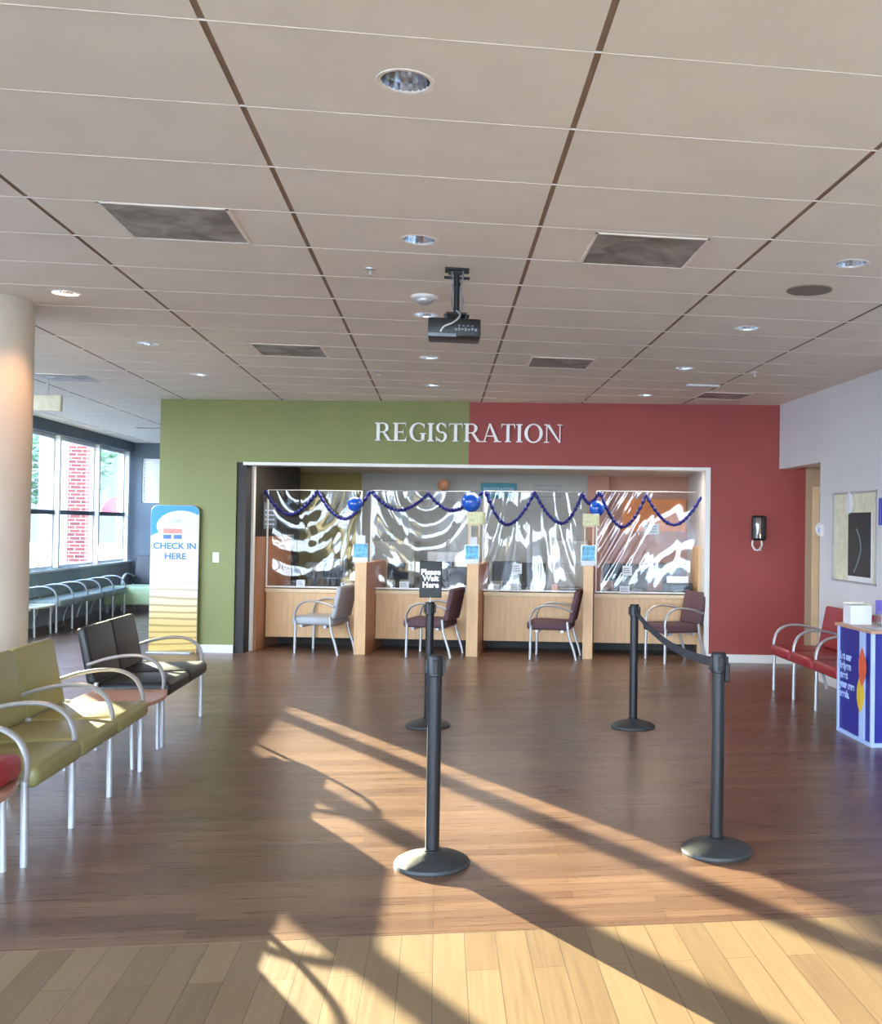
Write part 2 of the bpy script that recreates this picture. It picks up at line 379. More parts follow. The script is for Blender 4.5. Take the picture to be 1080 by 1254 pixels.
# ------------------------------------------------------------------ registration wall (built in the wall's own frame u, v, z)
OU0, OU1, OZ = .96, 6.73, 2.335
b = MB(); b.box(0, OU0, 0, .25, 0, HC); b.box(OU0, 3.81, 0, .25, OZ, HC); struct(inwall(b.build('wall_back', 'green')))
b = MB(); b.box(3.81, OU1, 0, .25, OZ, HC); b.box(OU1, 7.88, 0, .25, 0, HC); struct(inwall(b.build('wall_back', 'red')))
b = MB(); b.box(OU0-.001, 1.075, .02, .24, 0, 2.36); struct(inwall(b.build('wall_reveal', 'darkwall')))  # charcoal strip laid over the left side of the opening
# white casing of the opening
b = MB(); b.box(1.04, OU1+.01, -.012, .26, OZ-.035, OZ+.004, .004); b.box(1.06, 1.105, .20, .27, 0, OZ-.03, .004); b.box(OU1-.05, OU1+.012, -.012, .26, 0, OZ-.03, .004)
struct(inwall(b.build('trim_4', 'trim')))
b = MB(); b.box(-.02, OU0, -.016, 0, 0, .1, .003); struct(inwall(b.build('baseboard_left', 'trim')))
b = MB(); b.box(OU1+.012, 7.87, -.016, 0, 0, .1, .003); struct(inwall(b.build('baseboard_back', 'trim')))
# office behind the opening
b = MB(); b.box(1.0, 1.075, .25, 2.1, 0, 2.6); struct(inwall(b.build('wall_office', 'darkwall')))
b = MB(); b.box(0, .12, .25, 8.5, 0, HC); struct(inwall(b.build('wall_office', 'slate')))
b = MB(); b.box(.1, 1.62, 3.5, 3.6, 0, 2.6); struct(inwall(b.build('wall_office', 'olive')))
b = MB(); b.box(1.62, 5.17, 3.45, 3.6, 0, 2.6); struct(inwall(b.build('wall_office', 'grey_wall')))
b = MB(); b.box(5.17, 5.5, 3.3, 3.6, 0, 2.6); b.box(5.5, 6.9, 3.5, 3.6, 0, 2.6); struct(inwall(b.build('wall_office', 'pink')))
b = MB(); b.box(OU1, 6.85, .25, 3.5, 0, 2.6); struct(inwall(b.build('wall_office', 'white')))
b = MB(); b.box(.1, 6.8, .24, 3.6, 2.40, 2.46); struct(inwall(b.build('ceiling', 'ceil')))
# hall to the right of the red wall
b = MB(); b.box(7.88, 7.96, .0, .25, 0, HC); b.box(8.9, 10.5, .0, .25, 0, HC); b.box(7.96, 8.9, .0, .25, 2.12, HC); struct(inwall(b.build('wall_hall', 'hall')))
d = thing('door_1', None, None); d['kind'] = 'structure'
b = MB(); b.box(7.96, 8.045, -.02, .26, 0, 2.1, .004); b.box(8.83, 8.9, -.02, .26, 0, 2.1, .004); b.box(7.96, 8.9, -.02, .26, 2.06, 2.13, .004); b.build('door_frame', 'cream', d)
b = MB(); b.box(8.045, 8.83, .08, .13, .01, 2.06); b.build('door_leaf', 'doorwood', d)
b = MB(); b.tube([(8.16,.08,1.0),(8.16,.03,1.0),(8.27,.03,1.0)], .01); b.build('door_handle', 'silver', d)
d.matrix_world = WM
# right wall
RX = 4.02
NY0, NY1, NZ0, NZ1 = 8.72, 9.76, 1.09, 1.99
b = MB()
b.box(RX, RX+.16, 10.12, 11.42, 2.33, HC)
b.box(RX, RX+.16, NY1, 10.12, 0, HC); b.box(RX, RX+.16, NY0, NY1, 0, NZ0); b.box(RX, RX+.16, NY0, NY1, NZ1, HC); b.box(RX, RX+.16, -4.2, NY0, 0, HC)
b.box(RX+.04, RX+.16, NY0, NY1, NZ0, NZ1)
struct(b.build('wall_right', 'white'))
b = MB(); b.box(3.9, RX, 8.0, 8.38, 0, HC); struct(b.build('wall_pilaster', 'white'))
b = MB(); b.box(RX-.014, RX, 8.7, 10.12, 0, .1, .003); struct(b.build('baseboard_right', 'trim'))
b = MB(); b.box(RX+.16, 9, 8.0, 8.15, 0, HC); b.box(8.9, 9, 8.0, 12, 0, HC); struct(b.build('wall_hall', 'white'))
b = MB(); b.box(RX+.16, 9, 8.15, 11.5, 2.36, 2.42); struct(b.build('ceiling', 'white'))
# recessed display inside the niche
t = thing('niche_board', 'beige recessed display board in the white wall right of the hallway', 'display board', (RX, 0, 0))
b = MB(); b.box(.012, .04, NY0, NY1, NZ0, NZ1); b.build('back_panel', 'hall' if False else 'exitbox', t)
b = MB()
for (y0, y1, z0, z1) in ((NY0, NY1, NZ0, NZ0+.02), (NY0, NY1, NZ1-.02, NZ1), (NY0, NY0+.02, NZ0, NZ1), (NY1-.02, NY1, NZ0, NZ1)): b.box(-.008, .04, y0, y1, z0, z1)
b.build('frame', 'silver', t)
t = thing('dark_poster', 'black portrait poster with pale streak, white mount, inside the wall niche', 'poster', (RX-.001, 9.10, 1.14))
b = MB(); b.box(0, .012, -.27, .27, -.03, .64, .003); b.build('mount', 'paper', t)
b = MB(); b.box(-.008, 0, -.255, .255, .02, .64, .002); b.build('print', 'xray', t)
b = MB(); b.tube(smoothpts([(-.010,.05,.48),(-.010,-.02,.4),(-.010,-.05,.28),(-.010,.03,.14),(-.010,.1,.06)]), .012, 6, .002); b.build('streak', 'greydev', t)
t = MB(); t.lathe([(.001,0),(.07,0),(.07,.02),(.055,.03),(.001,.03)], 24, M=Matrix.Translation((RX+.008, 9.34, 1.88)) @ Matrix.Rotation(-PI/2, 4, 'Y') @ Matrix.Scale(1.6, 4, (1,0,0)))
tag(t.build('oval_plaque', 'paper', None, 30), 'white oval plaque above the black poster in the niche', 'plaque')
# ------------------------------------------------------------------ far left waiting area: window wall, far wall
WX = -5.9
b = MB(); b.box(WX-.2, WX, -4.2, 20.2, 0, .80); b.box(WX-.2, WX+.05, -4.2, 20.2, 2.92, HC+.1); b.bm.free(); b.bm = bmesh.new(); b.box(WX-.2, WX+.05, -4.2, 20.2, 2.92, HC+.1); struct(b.build('wall_left', 'slate'))
b = MB(); b.box(WX-.2, WX, -4.2, 20.2, 0, .80); struct(b.build('wall_left', 'grey_wall'))
b = MB(); b.box(WX-.2, WX+.06, -4.2, 20.1, .80, .835, .005); struct(b.build('trim_5', 'trim'))
winY = [19.9, 18.25, 16.45, 14.97] + [13.4-1.6*i for i in range(13)]
wn = 0
for i in range(len(winY)-1):
    y1, y0 = winY[i], winY[i+1]
    if y0 < -4.2: break
    wn += 1
    t = thing('window_%d' % wn, None, None, (WX-.1, 0, 0)); t['kind'] = 'structure'
    b = MB(); b.box(-.03, .115, y1-.03, y1+.03, .83, 2.92, .006); b.box(-.04, .04, y0+.035, y1-.035, .83, .88); b.box(-.04, .04, y0+.035, y1-.035, 2.86, 2.92)
    b.box(-.03, .03, y0+.035, y0+.06, .88, 2.86); b.box(-.03, .03, y1-.06, y1-.035, .88, 2.86); b.build('window_frame', 'trim', t)
    b = MB(); b.box(-.03, .05, y0+.035, y1-.035, 1.68, 1.75, .004); b.build('window_rail', 'slate', t)
    b = MB(); b.box(-.004, .004, y0+.06, y1-.06, .88, 2.86); b.build('window_pane', 'glass', t)
# far wall with a small blinded window
b = MB(); b.box(-6.1, -5.7, 20.05, 20.25, 0, HC+.1); b.box(-5.25, 0, 20.05, 20.25, 0, HC+.1); b.box(-5.7, -5.25, 20.05, 20.25, 0, 1.95); b.box(-5.7, -5.25, 20.05, 20.25, 2.8, HC+.1); struct(b.build('wall_far', 'slate'))
t = thing('window_20', None, None, (-5.475, 20.1, 0)); t['kind'] = 'structure'
b = MB(); b.box(-.225, .225, -.02, .0, 1.95, 1.98); b.box(-.225, .225, -.02, 0, 2.77, 2.8); b.box(-.225, -.2, -.02, 0, 1.95, 2.8); b.box(.2, .225, -.02, 0, 1.95, 2.8); b.build('window_frame', 'trim', t)
b = MB()
for k in range(19): b.box(-.2, .2, .0, .025, 1.985+k*.042, 2.012+k*.042, 0, Matrix.Translation((0,0,0)))
b.build('window_blind', 'blind', t)
b = MB(); b.box(-.2, .2, .05, .056, 1.98, 2.77); b.build('window_pane', 'glass', t)
# entrance side behind the camera: glazed wall
b = MB(); b.box(-6.1, 4.2, -4.3, -4.2, 2.95, HC+.1)
struct(b.build('wall_front', 'white'))
for i in range(6):
    x0 = -5.9+i*1.653; x1 = x0+1.653
    t = thing('window_%d' % (21+i), None, None, (0, -4.25, 0)); t['kind'] = 'structure'
    b = MB(); b.box(x0, x0+.06, -.05, .05, 0, 2.95); b.box(x1-.02, x1, -.05, .05, 0, 2.95); b.box(x0, x1, -.05, .05, 0, .08); b.box(x0, x1, -.05, .05, 2.15, 2.22); b.build('window_frame', 'trim', t)
    b = MB(); b.box(x0+.06, x1-.02, -.004, .004, .08, 2.95); b.build('window_pane', 'glass', t)

# column
b = MB(); b.lathe([(.385,0),(.385,HC)], 64, (-3.2,7.27,0)); struct(b.build('wall_column', 'column', None, 40))

# ------------------------------------------------------------------ outside
b = MB(); b.box(-60, -6.1, -30, 80, -.2, -.12); b.box(-6.1, 30, -40, -4.4, -.2, -.12); struct(b.build('pavement', 'paving'))
def pillar(x, y, label, m, w=.5, h=3.4, round_=False, group=None):
    t = thing('brick_pillar' if m == 'brick' else 'white_column', label, 'pillar', (x, y, -.12), 0, group)
    b = MB()
    if round_: b.lathe([(w/2,.0),(w/2,h)], 32)
    else: b.box(-w/2, w/2, -w/2, w/2, .25, h)
    b.build('shaft', m, t, 40 if round_ else None)
    b = MB(); b.box(-w/2-.03, w/2+.03, -w/2-.03, w/2+.03, 0, .25, .01); b.build('base', 'ext_white', t)
    b = MB(); b.box(-w/2-.04, w/2+.04, -w/2-.04, w/2+.04, h, h+.15, .01); b.build('cap', 'ext_white', t)
pillar(-6.86, 20.4, 'red brick pillar outside the waiting room windows', 'brick', .44)
pillar(-10.9, 30, 'white square column outside, left of the brick pillar', 'ext_white', .6, 5.5)
# low outbuilding and tree seen through the glass
t = thing('house', 'distant tan brick house seen through the left window pane', 'building', (-21, 42, -.12))
b = MB(); b.box(-9, .5, 0, 6, 0, 3.2); b.build('wall', 'brick2', t)
b = MB(); b.prism([(-9.4,3.2),(.9,3.2),(-4.2,5.4)], -.4, 6.4); b.build('roof', 'slate', t)
# unseen brick block added to cut off the lowest sun rays
t = thing('sun_blocker', 'added brick block out of view across the pavement, cutting off low sun', 'building', (-15.85, 21, -.12))
b = MB(); b.box(-9, 0, -13, 13, 0, 5.33); b.build('wall', 'brick', t)
b = MB(); b.box(-9.05, .0, -13.05, 13.05, 5.33, 5.55); b.build('parapet', 'ext_white', t)
for k in range(8):
    b = MB(); b.box(-.02, .03, -12+k*3.1, -10.6+k*3.1, 1, 3.4); b.build('window', 'screen', t)
def tree(x, y, h, label):
    t = thing('leafy_tree', label, 'tree', (x, y, -.12))
    b = MB(); b.tube(smoothpts([(0,0,0),(.05,.02,h*.25),(-.04,.05,h*.5),(0,0,h*.7)]), .14, 10); b.build('trunk', 'bark', t, 60)
    b = MB()
    for k in range(900):
        a = random.uniform(0, 2*PI); ph = math.acos(random.uniform(-1, 1)); rr = h*.32*random.uniform(.35, 1)**.5
        p = Vector((rr*math.cos(a)*math.sin(ph), rr*math.sin(a)*math.sin(ph), h*.66+rr*.95*math.cos(ph)))
        R_ = Matrix.Rotation(random.uniform(0, 6), 3, 'Z') @ Matrix.Rotation(random.uniform(0, 3), 3, 'X'); sz = .16
        q = [R_ @ Vector(v)*sz for v in ((-1,0,0),(0,-.5,.1),(1,0,0),(0,.5,.1))]
        b.bm.faces.new([b.bm.verts.new(p+v) for v in q])
    b.build('foliage', 'leaf', t)
tree(-12.3, 34, 5.5, 'green leafy tree beyond the corner window pane')
tree(-17.6, 41, 4.8, 'green leafy tree left of the brick pillar outside')
t = thing('awning', 'red rounded canvas awning outside the corner window', 'awning', (-9.2, 30, 0))
b = MB(); b.lathe([(.42,0),(.40,.15),(.33,.3),(.2,.42),(.06,.47),(.001,.475)], 24, (0,0,1.8)); b.build('canopy', 'redawning', t, 40)
b = MB(); b.tube([(0,0,-.12),(0,0,2.25)], .02); b.build('pole', 'silver', t)

# ------------------------------------------------------------------ ceiling fittings
def downlight(x, y, label, lit=False, grp='unlit recessed ceiling downlights'):
    t = thing('downlight', label, 'ceiling light', (x, y, HC), 0, None if lit else grp)
    b = MB(); b.lathe([(.083,.012),(.083,-.001),(.097,-.003),(.101,.002),(.101,.003),(.083,.012)], 40, cap=False); b.build('trim_ring', 'seam', t, 40)
    b = MB(); b.lathe([(.084,.0),(.08,.03),(.068,.09),(.05,.14)], 24, cap=False); b.build('reflector', 'chrome', t, None)
    b = MB(); b.lathe([(.05,.14),(.04,.115),(.022,.10),(.001,.096)], 24, cap=False); b.build('bulb', 'lampwarm' if lit else 'lampoff', t, 40)
    if lit:
        b = MB(); b.lathe([(.001,.035),(.074,.035)], 32, cap=False); b.build('lens', 'lampwarm', t)
    return t
def near_hole(x, y): return min(HOLES, key=lambda h: (h[0]-x)**2+(h[1]-y)**2)
lab = {0: 'largest unlit chrome downlight, topmost in the middle column of the ceiling', 1: 'unlit chrome downlight between the two big grey air vents',
 2: 'unlit chrome downlight partly behind the projector, beside the smoke detector', 3: 'small unlit downlight just beyond the projector, middle row', 4: 'tiny unlit downlight in the middle row just in front of the sign wall',
 5: 'unlit chrome downlight beside the round ceiling speaker', 6: 'unlit downlight second from the front in the right row, beyond the round speaker', 7: 'small unlit downlight third from the front in the right row', 8: 'tiny unlit downlight in the right row above the red wall',
 9: 'lit warm ceiling downlight shining beside the round column', 10: 'unlit downlight in the left row, just beyond the lit one', 11: 'small unlit downlight in the left row, nearest the green wall',
 12: 'unlit downlight near the round column over the waiting room', 13: 'unlit downlight over the waiting room beyond the column', 14: 'unlit downlight at the front of the right row', 15: 'unlit downlight at the front of the left row'}
for i, (x, y) in enumerate(LIGHTS):
    if i in (14, 15) : continue
    hx, hy = near_hole(x, y); downlight(hx, hy, lab[i], i == 9)
def vent(x0, y0, w, dpt, label):
    t = thing('air_vent', label, 'air vent', (x0+w/2, y0+dpt/2, HC), 0, 'square grey ceiling air vents')
    b = MB(); w2, d2 = w/2, dpt/2
    b.box(-w2, w2, -d2, -d2+.014, -.006, .004); b.box(-w2, w2, d2-.014, d2, -.006, .004); b.box(-w2, -w2+.014, -d2, d2, -.006, .004); b.box(w2-.014, w2, -d2, d2, -.006, .004); b.build('frame', 'seam', t)
    b = MB(); b.box(-w2+.012, w2-.012, -d2+.012, d2-.012, -.003, .002); b.build('plate', 'vent', t)
vent(-1.63, 4.91, .6, .59, 'large dusty grey air vent at upper left of the ceiling')
vent(.76, 4.955, .6, .59, 'large dusty grey air vent at upper right of the ceiling')
vent(-1.61, 8.57, .59, .59, 'grey air vent above the green wall, behind the upper left vent')
vent(.78, 8.70, .57, .57, 'grey air vent in front of the red wall, left one of the far right pair')
vent(-4.2, 10.83, .57, .55, 'grey air vent over the waiting room right of the column')
vent(2.85, 10.53, .55, .5, 'dark air vent in the far right corner over the red wall')
vent(-4.9, 16.6, .7, .3, 'narrow grey air vent far over the waiting room chairs')
t = thing('ceiling_speaker', 'round grey mesh speaker flush in the ceiling', 'speaker', (2.256, 5.893, HC))
b = MB(); b.lathe([(.001,-.004),(.125,-.004),(.132,.001),(.001,.002)], 40); b.build('grille', 'speaker', t, 30)
b = MB(); b.lathe([(.13,.0),(.132,-.006),(.14,-.006),(.143,.0)], 40, cap=False); b.build('rim', 'run', t)
def sprinkler(x, y, label):
    t = thing('sprinkler', label, 'sprinkler', (x, y, HC), 0, 'small ceiling sprinkler heads')
    b = MB(); b.lathe([(.001,.004),(.032,.004),(.030,-.006),(.012,-.012),(.001,-.012)], 20); b.build('escutcheon', 'silver', t)
    b = MB(); b.lathe([(.006,-.01),(.006,-.035),(.018,-.037),(.018,-.041),(.001,-.041)], 12); b.build('deflector', 'silver', t)
sprinkler(-.432, 5.91, 'small metal sprinkler head left of the smoke detector')
sprinkler(-.62, 9.9, 'tiny sprinkler head near the green wall top')
sprinkler(2.95, 9.1, 'tiny sprinkler head near the right wall corner')
sprinkler(-3.3, 12.4, 'tiny sprinkler head over the waiting room entrance')
t = thing('smoke_detector', 'white round smoke detector on the ceiling left of the projector', 'smoke detector', (-.124, 6.56, HC))
b = MB(); b.lathe([(.001,0),(.088,0),(.088,-.016),(.08,-.022),(.001,-.022)], 36); b.build('base', 'trim', t, 40)
b = MB(); b.lathe([(.055,-.022),(.055,-.035),(.05,-.042),(.042,-.046),(.03,-.055),(.001,-.058)], 30); b.build('sensor', 'silver', t, 40)
t = thing('hanging_sign', 'blank cream box sign hanging from the ceiling beside the column', 'sign', (-4.06, 11, HC))
b = MB(); b.box(-.16, .12, -.03, .03, -.37, -.2, .006); b.build('box', 'exitbox', t)
b = MB(); b.tube([(-.02,0,0),(-.02,0,-.2)], .01); b.lathe([(.04,0),(.04,-.01)], 16); b.build('stem', 'silver', t)
t = MB(); t.box(2.52, 2.86, 9.98, 10.06, HC-.018, HC, .004); tag(t.build('ceiling_plate', 'paper'), 'thin white rectangular plate on the ceiling before the far right vent', 'ceiling plate')
# projector
t = thing('projector', 'black projector hanging from a pole mount on the ceiling', 'projector', (.075, 5.83, HC))
b = MB(); b.box(-.07, .07, -.05, .05, -.012, 0, .003); b.box(-.05, .03, -.02, .02, -.03, -.01, .003); b.box(-.075, .075, .0, .02, -.055, -.04, .004); b.build('ceiling_plate', 'black', t)
b = MB(); b.tube([(0,0,-.01),(0,0,-.26)], .017, 12); b.tube([(.0,0,-.08),(.0,0,-.11)], .027, 12); b.build('pole', 'black', t, 40)
b = MB(); b.tube(smoothpts([(.03,-.02,0),(.035,-.03,-.05),(.02,-.025,-.12),(.034,-.03,-.2),(.02,-.03,-.26)]), .005, 6); b.tube(smoothpts([(-.03,-.02,-.02),(-.02,-.03,-.1),(-.03,-.02,-.18),(-.015,-.02,-.27)]), .0045, 6); b.build('cable', 'greydev', t, 60)
b = MB(); b.box(-.06, .06, -.06, .06, -.275, -.262, .003); b.tube([(-.06,-.03,-.27),(-.05,-.03,-.31)], .016); b.tube([(.06,-.03,-.27),(.05,-.03,-.31)], .016); b.tube([(.03,.05,-.27),(.03,.05,-.31)], .012); b.build('bracket', 'black', t)
b = MB(); b.box(-.162, .14, -.1, .12, -.413, -.305, .012); body = b.build('body', 'black', t, 40)
b = MB(); b.box(-.163, -.0, -.104, -.09, -.415, -.395, .002); b.build('rear_strip', 'greydev', t)
b = MB()
for k in range(7): b.box(-.01+k*.019, .004+k*.019, -.103, -.098, -.378+.002*(k % 3), -.364+.004*(k % 2), .001)
for k in range(4): b.box(.01+k*.025, .022+k*.025, -.103, -.098, -.352, -.346)
b.build('ports', 'greydev', t)
b = MB(); b.tube(smoothpts([(-.09,-.104,-.39),(-.07,-.112,-.36),(-.02,-.112,-.335),(.02,-.09,-.29),(.0,-.03,-.25)]), .006, 8); b.build('signal_cable', 'silver', t, 60)

# ------------------------------------------------------------------ chairs and linked seating
def leg_front(x): 
    b = MB(); b.tube(smoothpts([(x,.0,.405),(x,-.004,.2),(x,-.006,.0)], 4), .0145, 10, .017, up=(1,0,0)); b.lathe([(.017,0),(.017,.012)], 12, (x,-.006,0)); return b
def leg_back(x):
    b = MB(); b.tube(smoothpts([(x,.44,.46),(x,.46,.3),(x,.52,.12),(x,.55,.0)], 4), .0135, 10, .016, up=(1,0,0)); return b
def arm_b(x):
    b = MB(); b.tube(smoothpts([(x,.50,.585),(x,.38,.625),(x,.24,.648),(x,.12,.640),(x,.035,.590),(x,-.005,.51),(x,-.012,.44),(x,-.006,.395)], 6), .024, 12, .0125, up=(1,0,0)); return b
def seat_b(x0, x1):
    b = MB(); b.box(x0+.004, x1-.004, -.055, .48, .355, .455, .034, None, 4)
    for v in b.bm.verts:
        cx_ = (v.co.x-(x0+x1)/2)/((x1-x0)/2)
        if v.co.z > .42: v.co.z += .012*(1-cx_*cx_) - .03*max(0, v.co.y-.1)
    return b
def back_b(x0, x1, h=.86):
    b = MB(); b.box(x0+.006, x1-.006, -.032, .032, 0, h-.44, .026, Matrix.Translation((0,.475,.44)) @ Matrix.Rotation(-.2, 4, 'X'), 4)
    return b
def seating(name, label, cat, n, w, loc, rz, vin, vback=None, arms=None, backs=None, group=None, h=.86, shell='silver', wide=False):
    t = thing(name, label, cat, loc, rz, group)
    arms = range(n+1) if arms is None else arms; backs = range(n) if backs is None else backs
    for i in range(n):
        seat_b(i*w, (i+1)*w).build('seat', vin, t, 50)
        if i in backs:
            back_b(i*w, (i+1)*w, h).build('backrest', vback or vin, t, 50)
    for i in arms: arm_b(i*w).build('armrest', 'silver', t, 50)
    for i in (range(n+1) if not wide else (0, n)):
        leg_front(i*w).build('leg', 'silver', t, 50); leg_back(i*w).build('leg', 'silver', t, 50)
    b = MB(); b.box(.0, n*w, .05, .09, .325, .358, .004); b.box(.0, n*w, .36, .40, .325, .358, .004); b.build('seat_frame', 'silver', t)
    return t
# left foreground row (faces right): wood link table, three green seats, wood link table, black two-seater
R90 = PI/2
seating('linked_seating', 'three joined olive green vinyl seats with silver arms in left foreground', 'chairs', 3, .595, (-1.875, 4.885, 0), R90, 'greenv')
seating('linked_seating', 'black vinyl two seater with silver arms left of the rope posts', 'chairs', 2, .575, (-1.93, 7.37, 0), R90, 'blackv', arms=(0,2), wide=True, h=.85)
def link_table(loc, rz, length, label, m='tabletop', legs=True):
    t = thing('link_table', label, 'table', loc, rz)
    b = MB(); pts = [(0,.0),(length*.5,-.07),(length,.0),(length,.5),(0,.5)]
    pl = [(0,.5),(0,.0)] + [(length*k/10, -.055*math.sin(PI*k/10)) for k in range(1,10)] + [(length,0),(length,.5)]
    vs = [Vector((x,y,z)) for z in (.39,.415) for x, y in pl]; n_ = len(pl)
    b._add(vs, [tuple(range(n_)), tuple(range(n_,2*n_))]+[(i,(i+1)%n_,n_+(i+1)%n_,n_+i) for i in range(n_)], .004); b.build('tabletop', m, t)
    b = MB(); b.box(.02, length-.02, .1, .13, .355, .39); b.box(.02, length-.02, .4, .43, .355, .39); b.build('rail', 'silver', t)
    if legs:
        for x in (.03, length-.03):
            b = MB(); b.tube([(x,.06,.39),(x,.05,0)], .014, 10); b.build('leg', 'silver', t, 50)
            b = MB(); b.tube([(x,.44,.39),(x,.46,0)], .014, 10); b.build('leg', 'silver', t, 50)
    return t
link_table((-1.885, 6.70, 0), R90, .64, 'rosy wooden table joining the green seats to the black two seater')
link_table((-1.885, 4.20, 0), R90, .66, 'wooden link table at the left photo edge before the green seats')
b = MB(); b.box(-.15, .15, -.12, .12, 0, .12, .04, None, 4); o = b.build('maroon_bag', 'redv', None, 50); o.location = (-1.985, 4.705, .416); o.rotation_euler = (0,0,rad(90)); tag(o, 'maroon bag on the wooden link table at left photo edge', 'bag')
# dark armchair half hidden behind the column
seating('armchair', 'dark armchair half hidden behind the round column', 'chair', 1, .58, (-3.40, 8.75, 0), R90+.5, 'blackv')
# waiting room row along the windows
seating('linked_seating', 'long row of grey sage seats under the waiting room windows', 'chairs', 5, .61, (-5.35, 14.9, 0), R90, 'greyv', backs=(0,1,2,3), h=.86)
link_table((-5.35, 14.26, 0), R90, .62, 'pale table at the near end of the grey waiting room row', 'exitbox')
seating('sofa', 'black backed sofa with pale green seats on the far waiting room wall', 'sofa', 3, .66, (-5.55, 18.5, 0), rad(-6), 'palev', 'blackv', h=.98, arms=(0,1,2,3))
b = MB(); b.box(0, .85, 0, .40, .14, .46, .03, None, 4)
t = thing('bench', 'pale green upholstered bench at the far corner of the waiting room', 'bench', (-5.72, 18.02, 0), rad(-4)); b.build('seat', 'palev', t, 50)
for x in (.06, .79):
    for y in (.06, .34):
        b = MB(); b.box(x-.02, x+.02, y-.02, y+.02, 0, .15); b.build('leg', 'silver', t)
# right row, faces left
seating('linked_seating', 'joined red vinyl seats with silver arms against the right wall', 'chairs', 3, .56, (3.34, 9.56, 0), -R90, 'redv', h=.85)
# visitor chairs at the desks (single)
def visitor(loc_uv, turn, m, label, proto=None):
    p = W(loc_uv[0], loc_uv[1])
    if proto: return copytree(proto, p, rad(-100)+turn, label)
    t = seating('visitor_chair', label, 'chair', 1, .52, p, rad(-100)+turn, m, group='visitor chairs at the registration desks', h=.84)
    return t
# origin is at the chair's own front left corner; width runs along the chair's +x (towards the camera after turning)
visitor((1.78,.56), rad(-8), 'lightgrey', 'light grey visitor chair at the first desk from the left')
vc = visitor((3.17,.48), rad(-8), 'plum', 'plum visitor chair at the second desk, behind the black sign post')
visitor((4.64,.46), rad(-4), 'plum', 'plum visitor chair at the third desk, centre right', vc)
visitor((6.0,.24), rad(24), 'plum', 'plum visitor chair angled towards the viewer at the rightmost desk', vc)

# ------------------------------------------------------------------ registration desks (children in the wall frame)
def wthing(name, label, cat, u, v, z=0.0, turn=0.0, group=None):
    return thing(name, label, cat, W(u, v, z), -WA+turn, group)
bays = [(1.14, 2.42), (2.56, 3.80), (3.945, 5.222), (5.345, 6.655)]
ords = ['first', 'second', 'third', 'fourth']
for i, (u0, u1) in enumerate(bays):
    w = u1-u0
    t = wthing('registration_desk', 'light wood registration desk, %s bay from the left' % ords[i], 'desk', u0, .6, 0, 0, 'light wood registration desks')
    b = MB(); b.box(0, w, 0, .03, .14, .72); b.build('front_panel', 'wood', t)
    b = MB(); b.box(0, w, -.03, .85, .72, .755, .004); b.build('worktop', 'black' if False else 'darkwall', t)
    b = MB(); b.box(0, w, -.045, -.028, .715, .76, .003); b.build('worktop_edge', 'cream', t)
    b = MB(); b.box(0, w, .45, .48, 0, .72); b.build('modesty_panel', 'darkwall', t)
for i, u in enumerate((2.42, 3.80, 5.222)):
    wd = .14 if i < 2 else .12
    t = wthing('desk_divider', 'tall light wood divider panel, %s from the left between the desks' % ords[i], 'divider', u, .08, 0, 0, 'wood dividers between the desks')
    b = MB(); b.box(0, wd, 0, .02, 0, 1.13); b.build('end_panel', 'wood', t)
    b = MB(); b.box(.004, wd-.004, .02, 1.1, 0, 1.12); b.build('side_panel', 'wood_d', t)
    if i > 0:
        b = MB(); b.box(.0, .018, .06, .09, 1.12, 1.64); b.box(wd-.018, wd, .06, .09, 1.12, 1.64); b.box(-.01, wd+.01, .04, .16, 1.60, 1.615); b.build('upright_frame', 'cream', t)
t = wthing('desk_divider', 'brown wood side panel at the left end of the desks', 'divider', 1.078, .3)
b = MB(); b.box(0, .05, 0, 1.3, 0, 1.42); b.build('side_panel', 'wood_d', t); b = MB(); b.box(-.004, .054, -.02, 0, 0, 1.42); b.build('end_panel', 'wood_d', t)
t = wthing('desk_divider', 'tan wood side panel at the right end of the desks', 'divider', 6.66, .62)
b = MB(); b.box(0, .05, 0, 1.2, 0, 1.36); b.build('side_panel', 'wood', t); b = MB(); b.box(-.004, .054, -.02, 0, 0, 1.36); b.build('end_panel', 'cream', t)
# brochure holders on the dividers
for i, (u0, u1, z0, z1) in enumerate(((2.385,2.575,1.13,1.36), (3.765,3.945,1.13,1.36), (5.19,5.37,1.13,1.38))):
    t = wthing('leaflet_holder', ['blue and white leaflet in clear holder on the first divider', 'blue and white leaflet in clear holder on the second divider', 'brighter blue leaflet in clear holder on the third divider'][i], 'leaflet holder', u0, .09, z0)
    w = u1-u0; b = MB(); b.box(0, w, .012, .016, 0, z1-z0); b.box(0, w, -.03, .04, 0, .004); b.build('holder', 'clear', t)
    b = MB(); b.box(.008, w-.008, .002, .01, .06, z1-z0-.004); b.build('leaflet', 'sky_print', t)
    b = MB(); b.box(.008, w-.008, .002, .009, .005, .06); b.build('leaflet_footer', 'paper', t)
    if i < 2:
        b = MB(); b.box(.06, .15, .018, .022, z1-z0-.01, z1-z0+.10); b.build('card', 'paper', t)
for i, u in enumerate((3.78, 5.205)):
    b = MB(); b.box(0, .2, 0, .12, 0, .15, .008); o = b.build('patterned_box', 'floral', None); o.location = W(u, .12, 1.6155); o.rotation_euler = (0,0,-WA)
    tag(o, ['cream patterned box on the frame above the middle divider', 'cream patterned box on the frame above the right divider'][i], 'box')

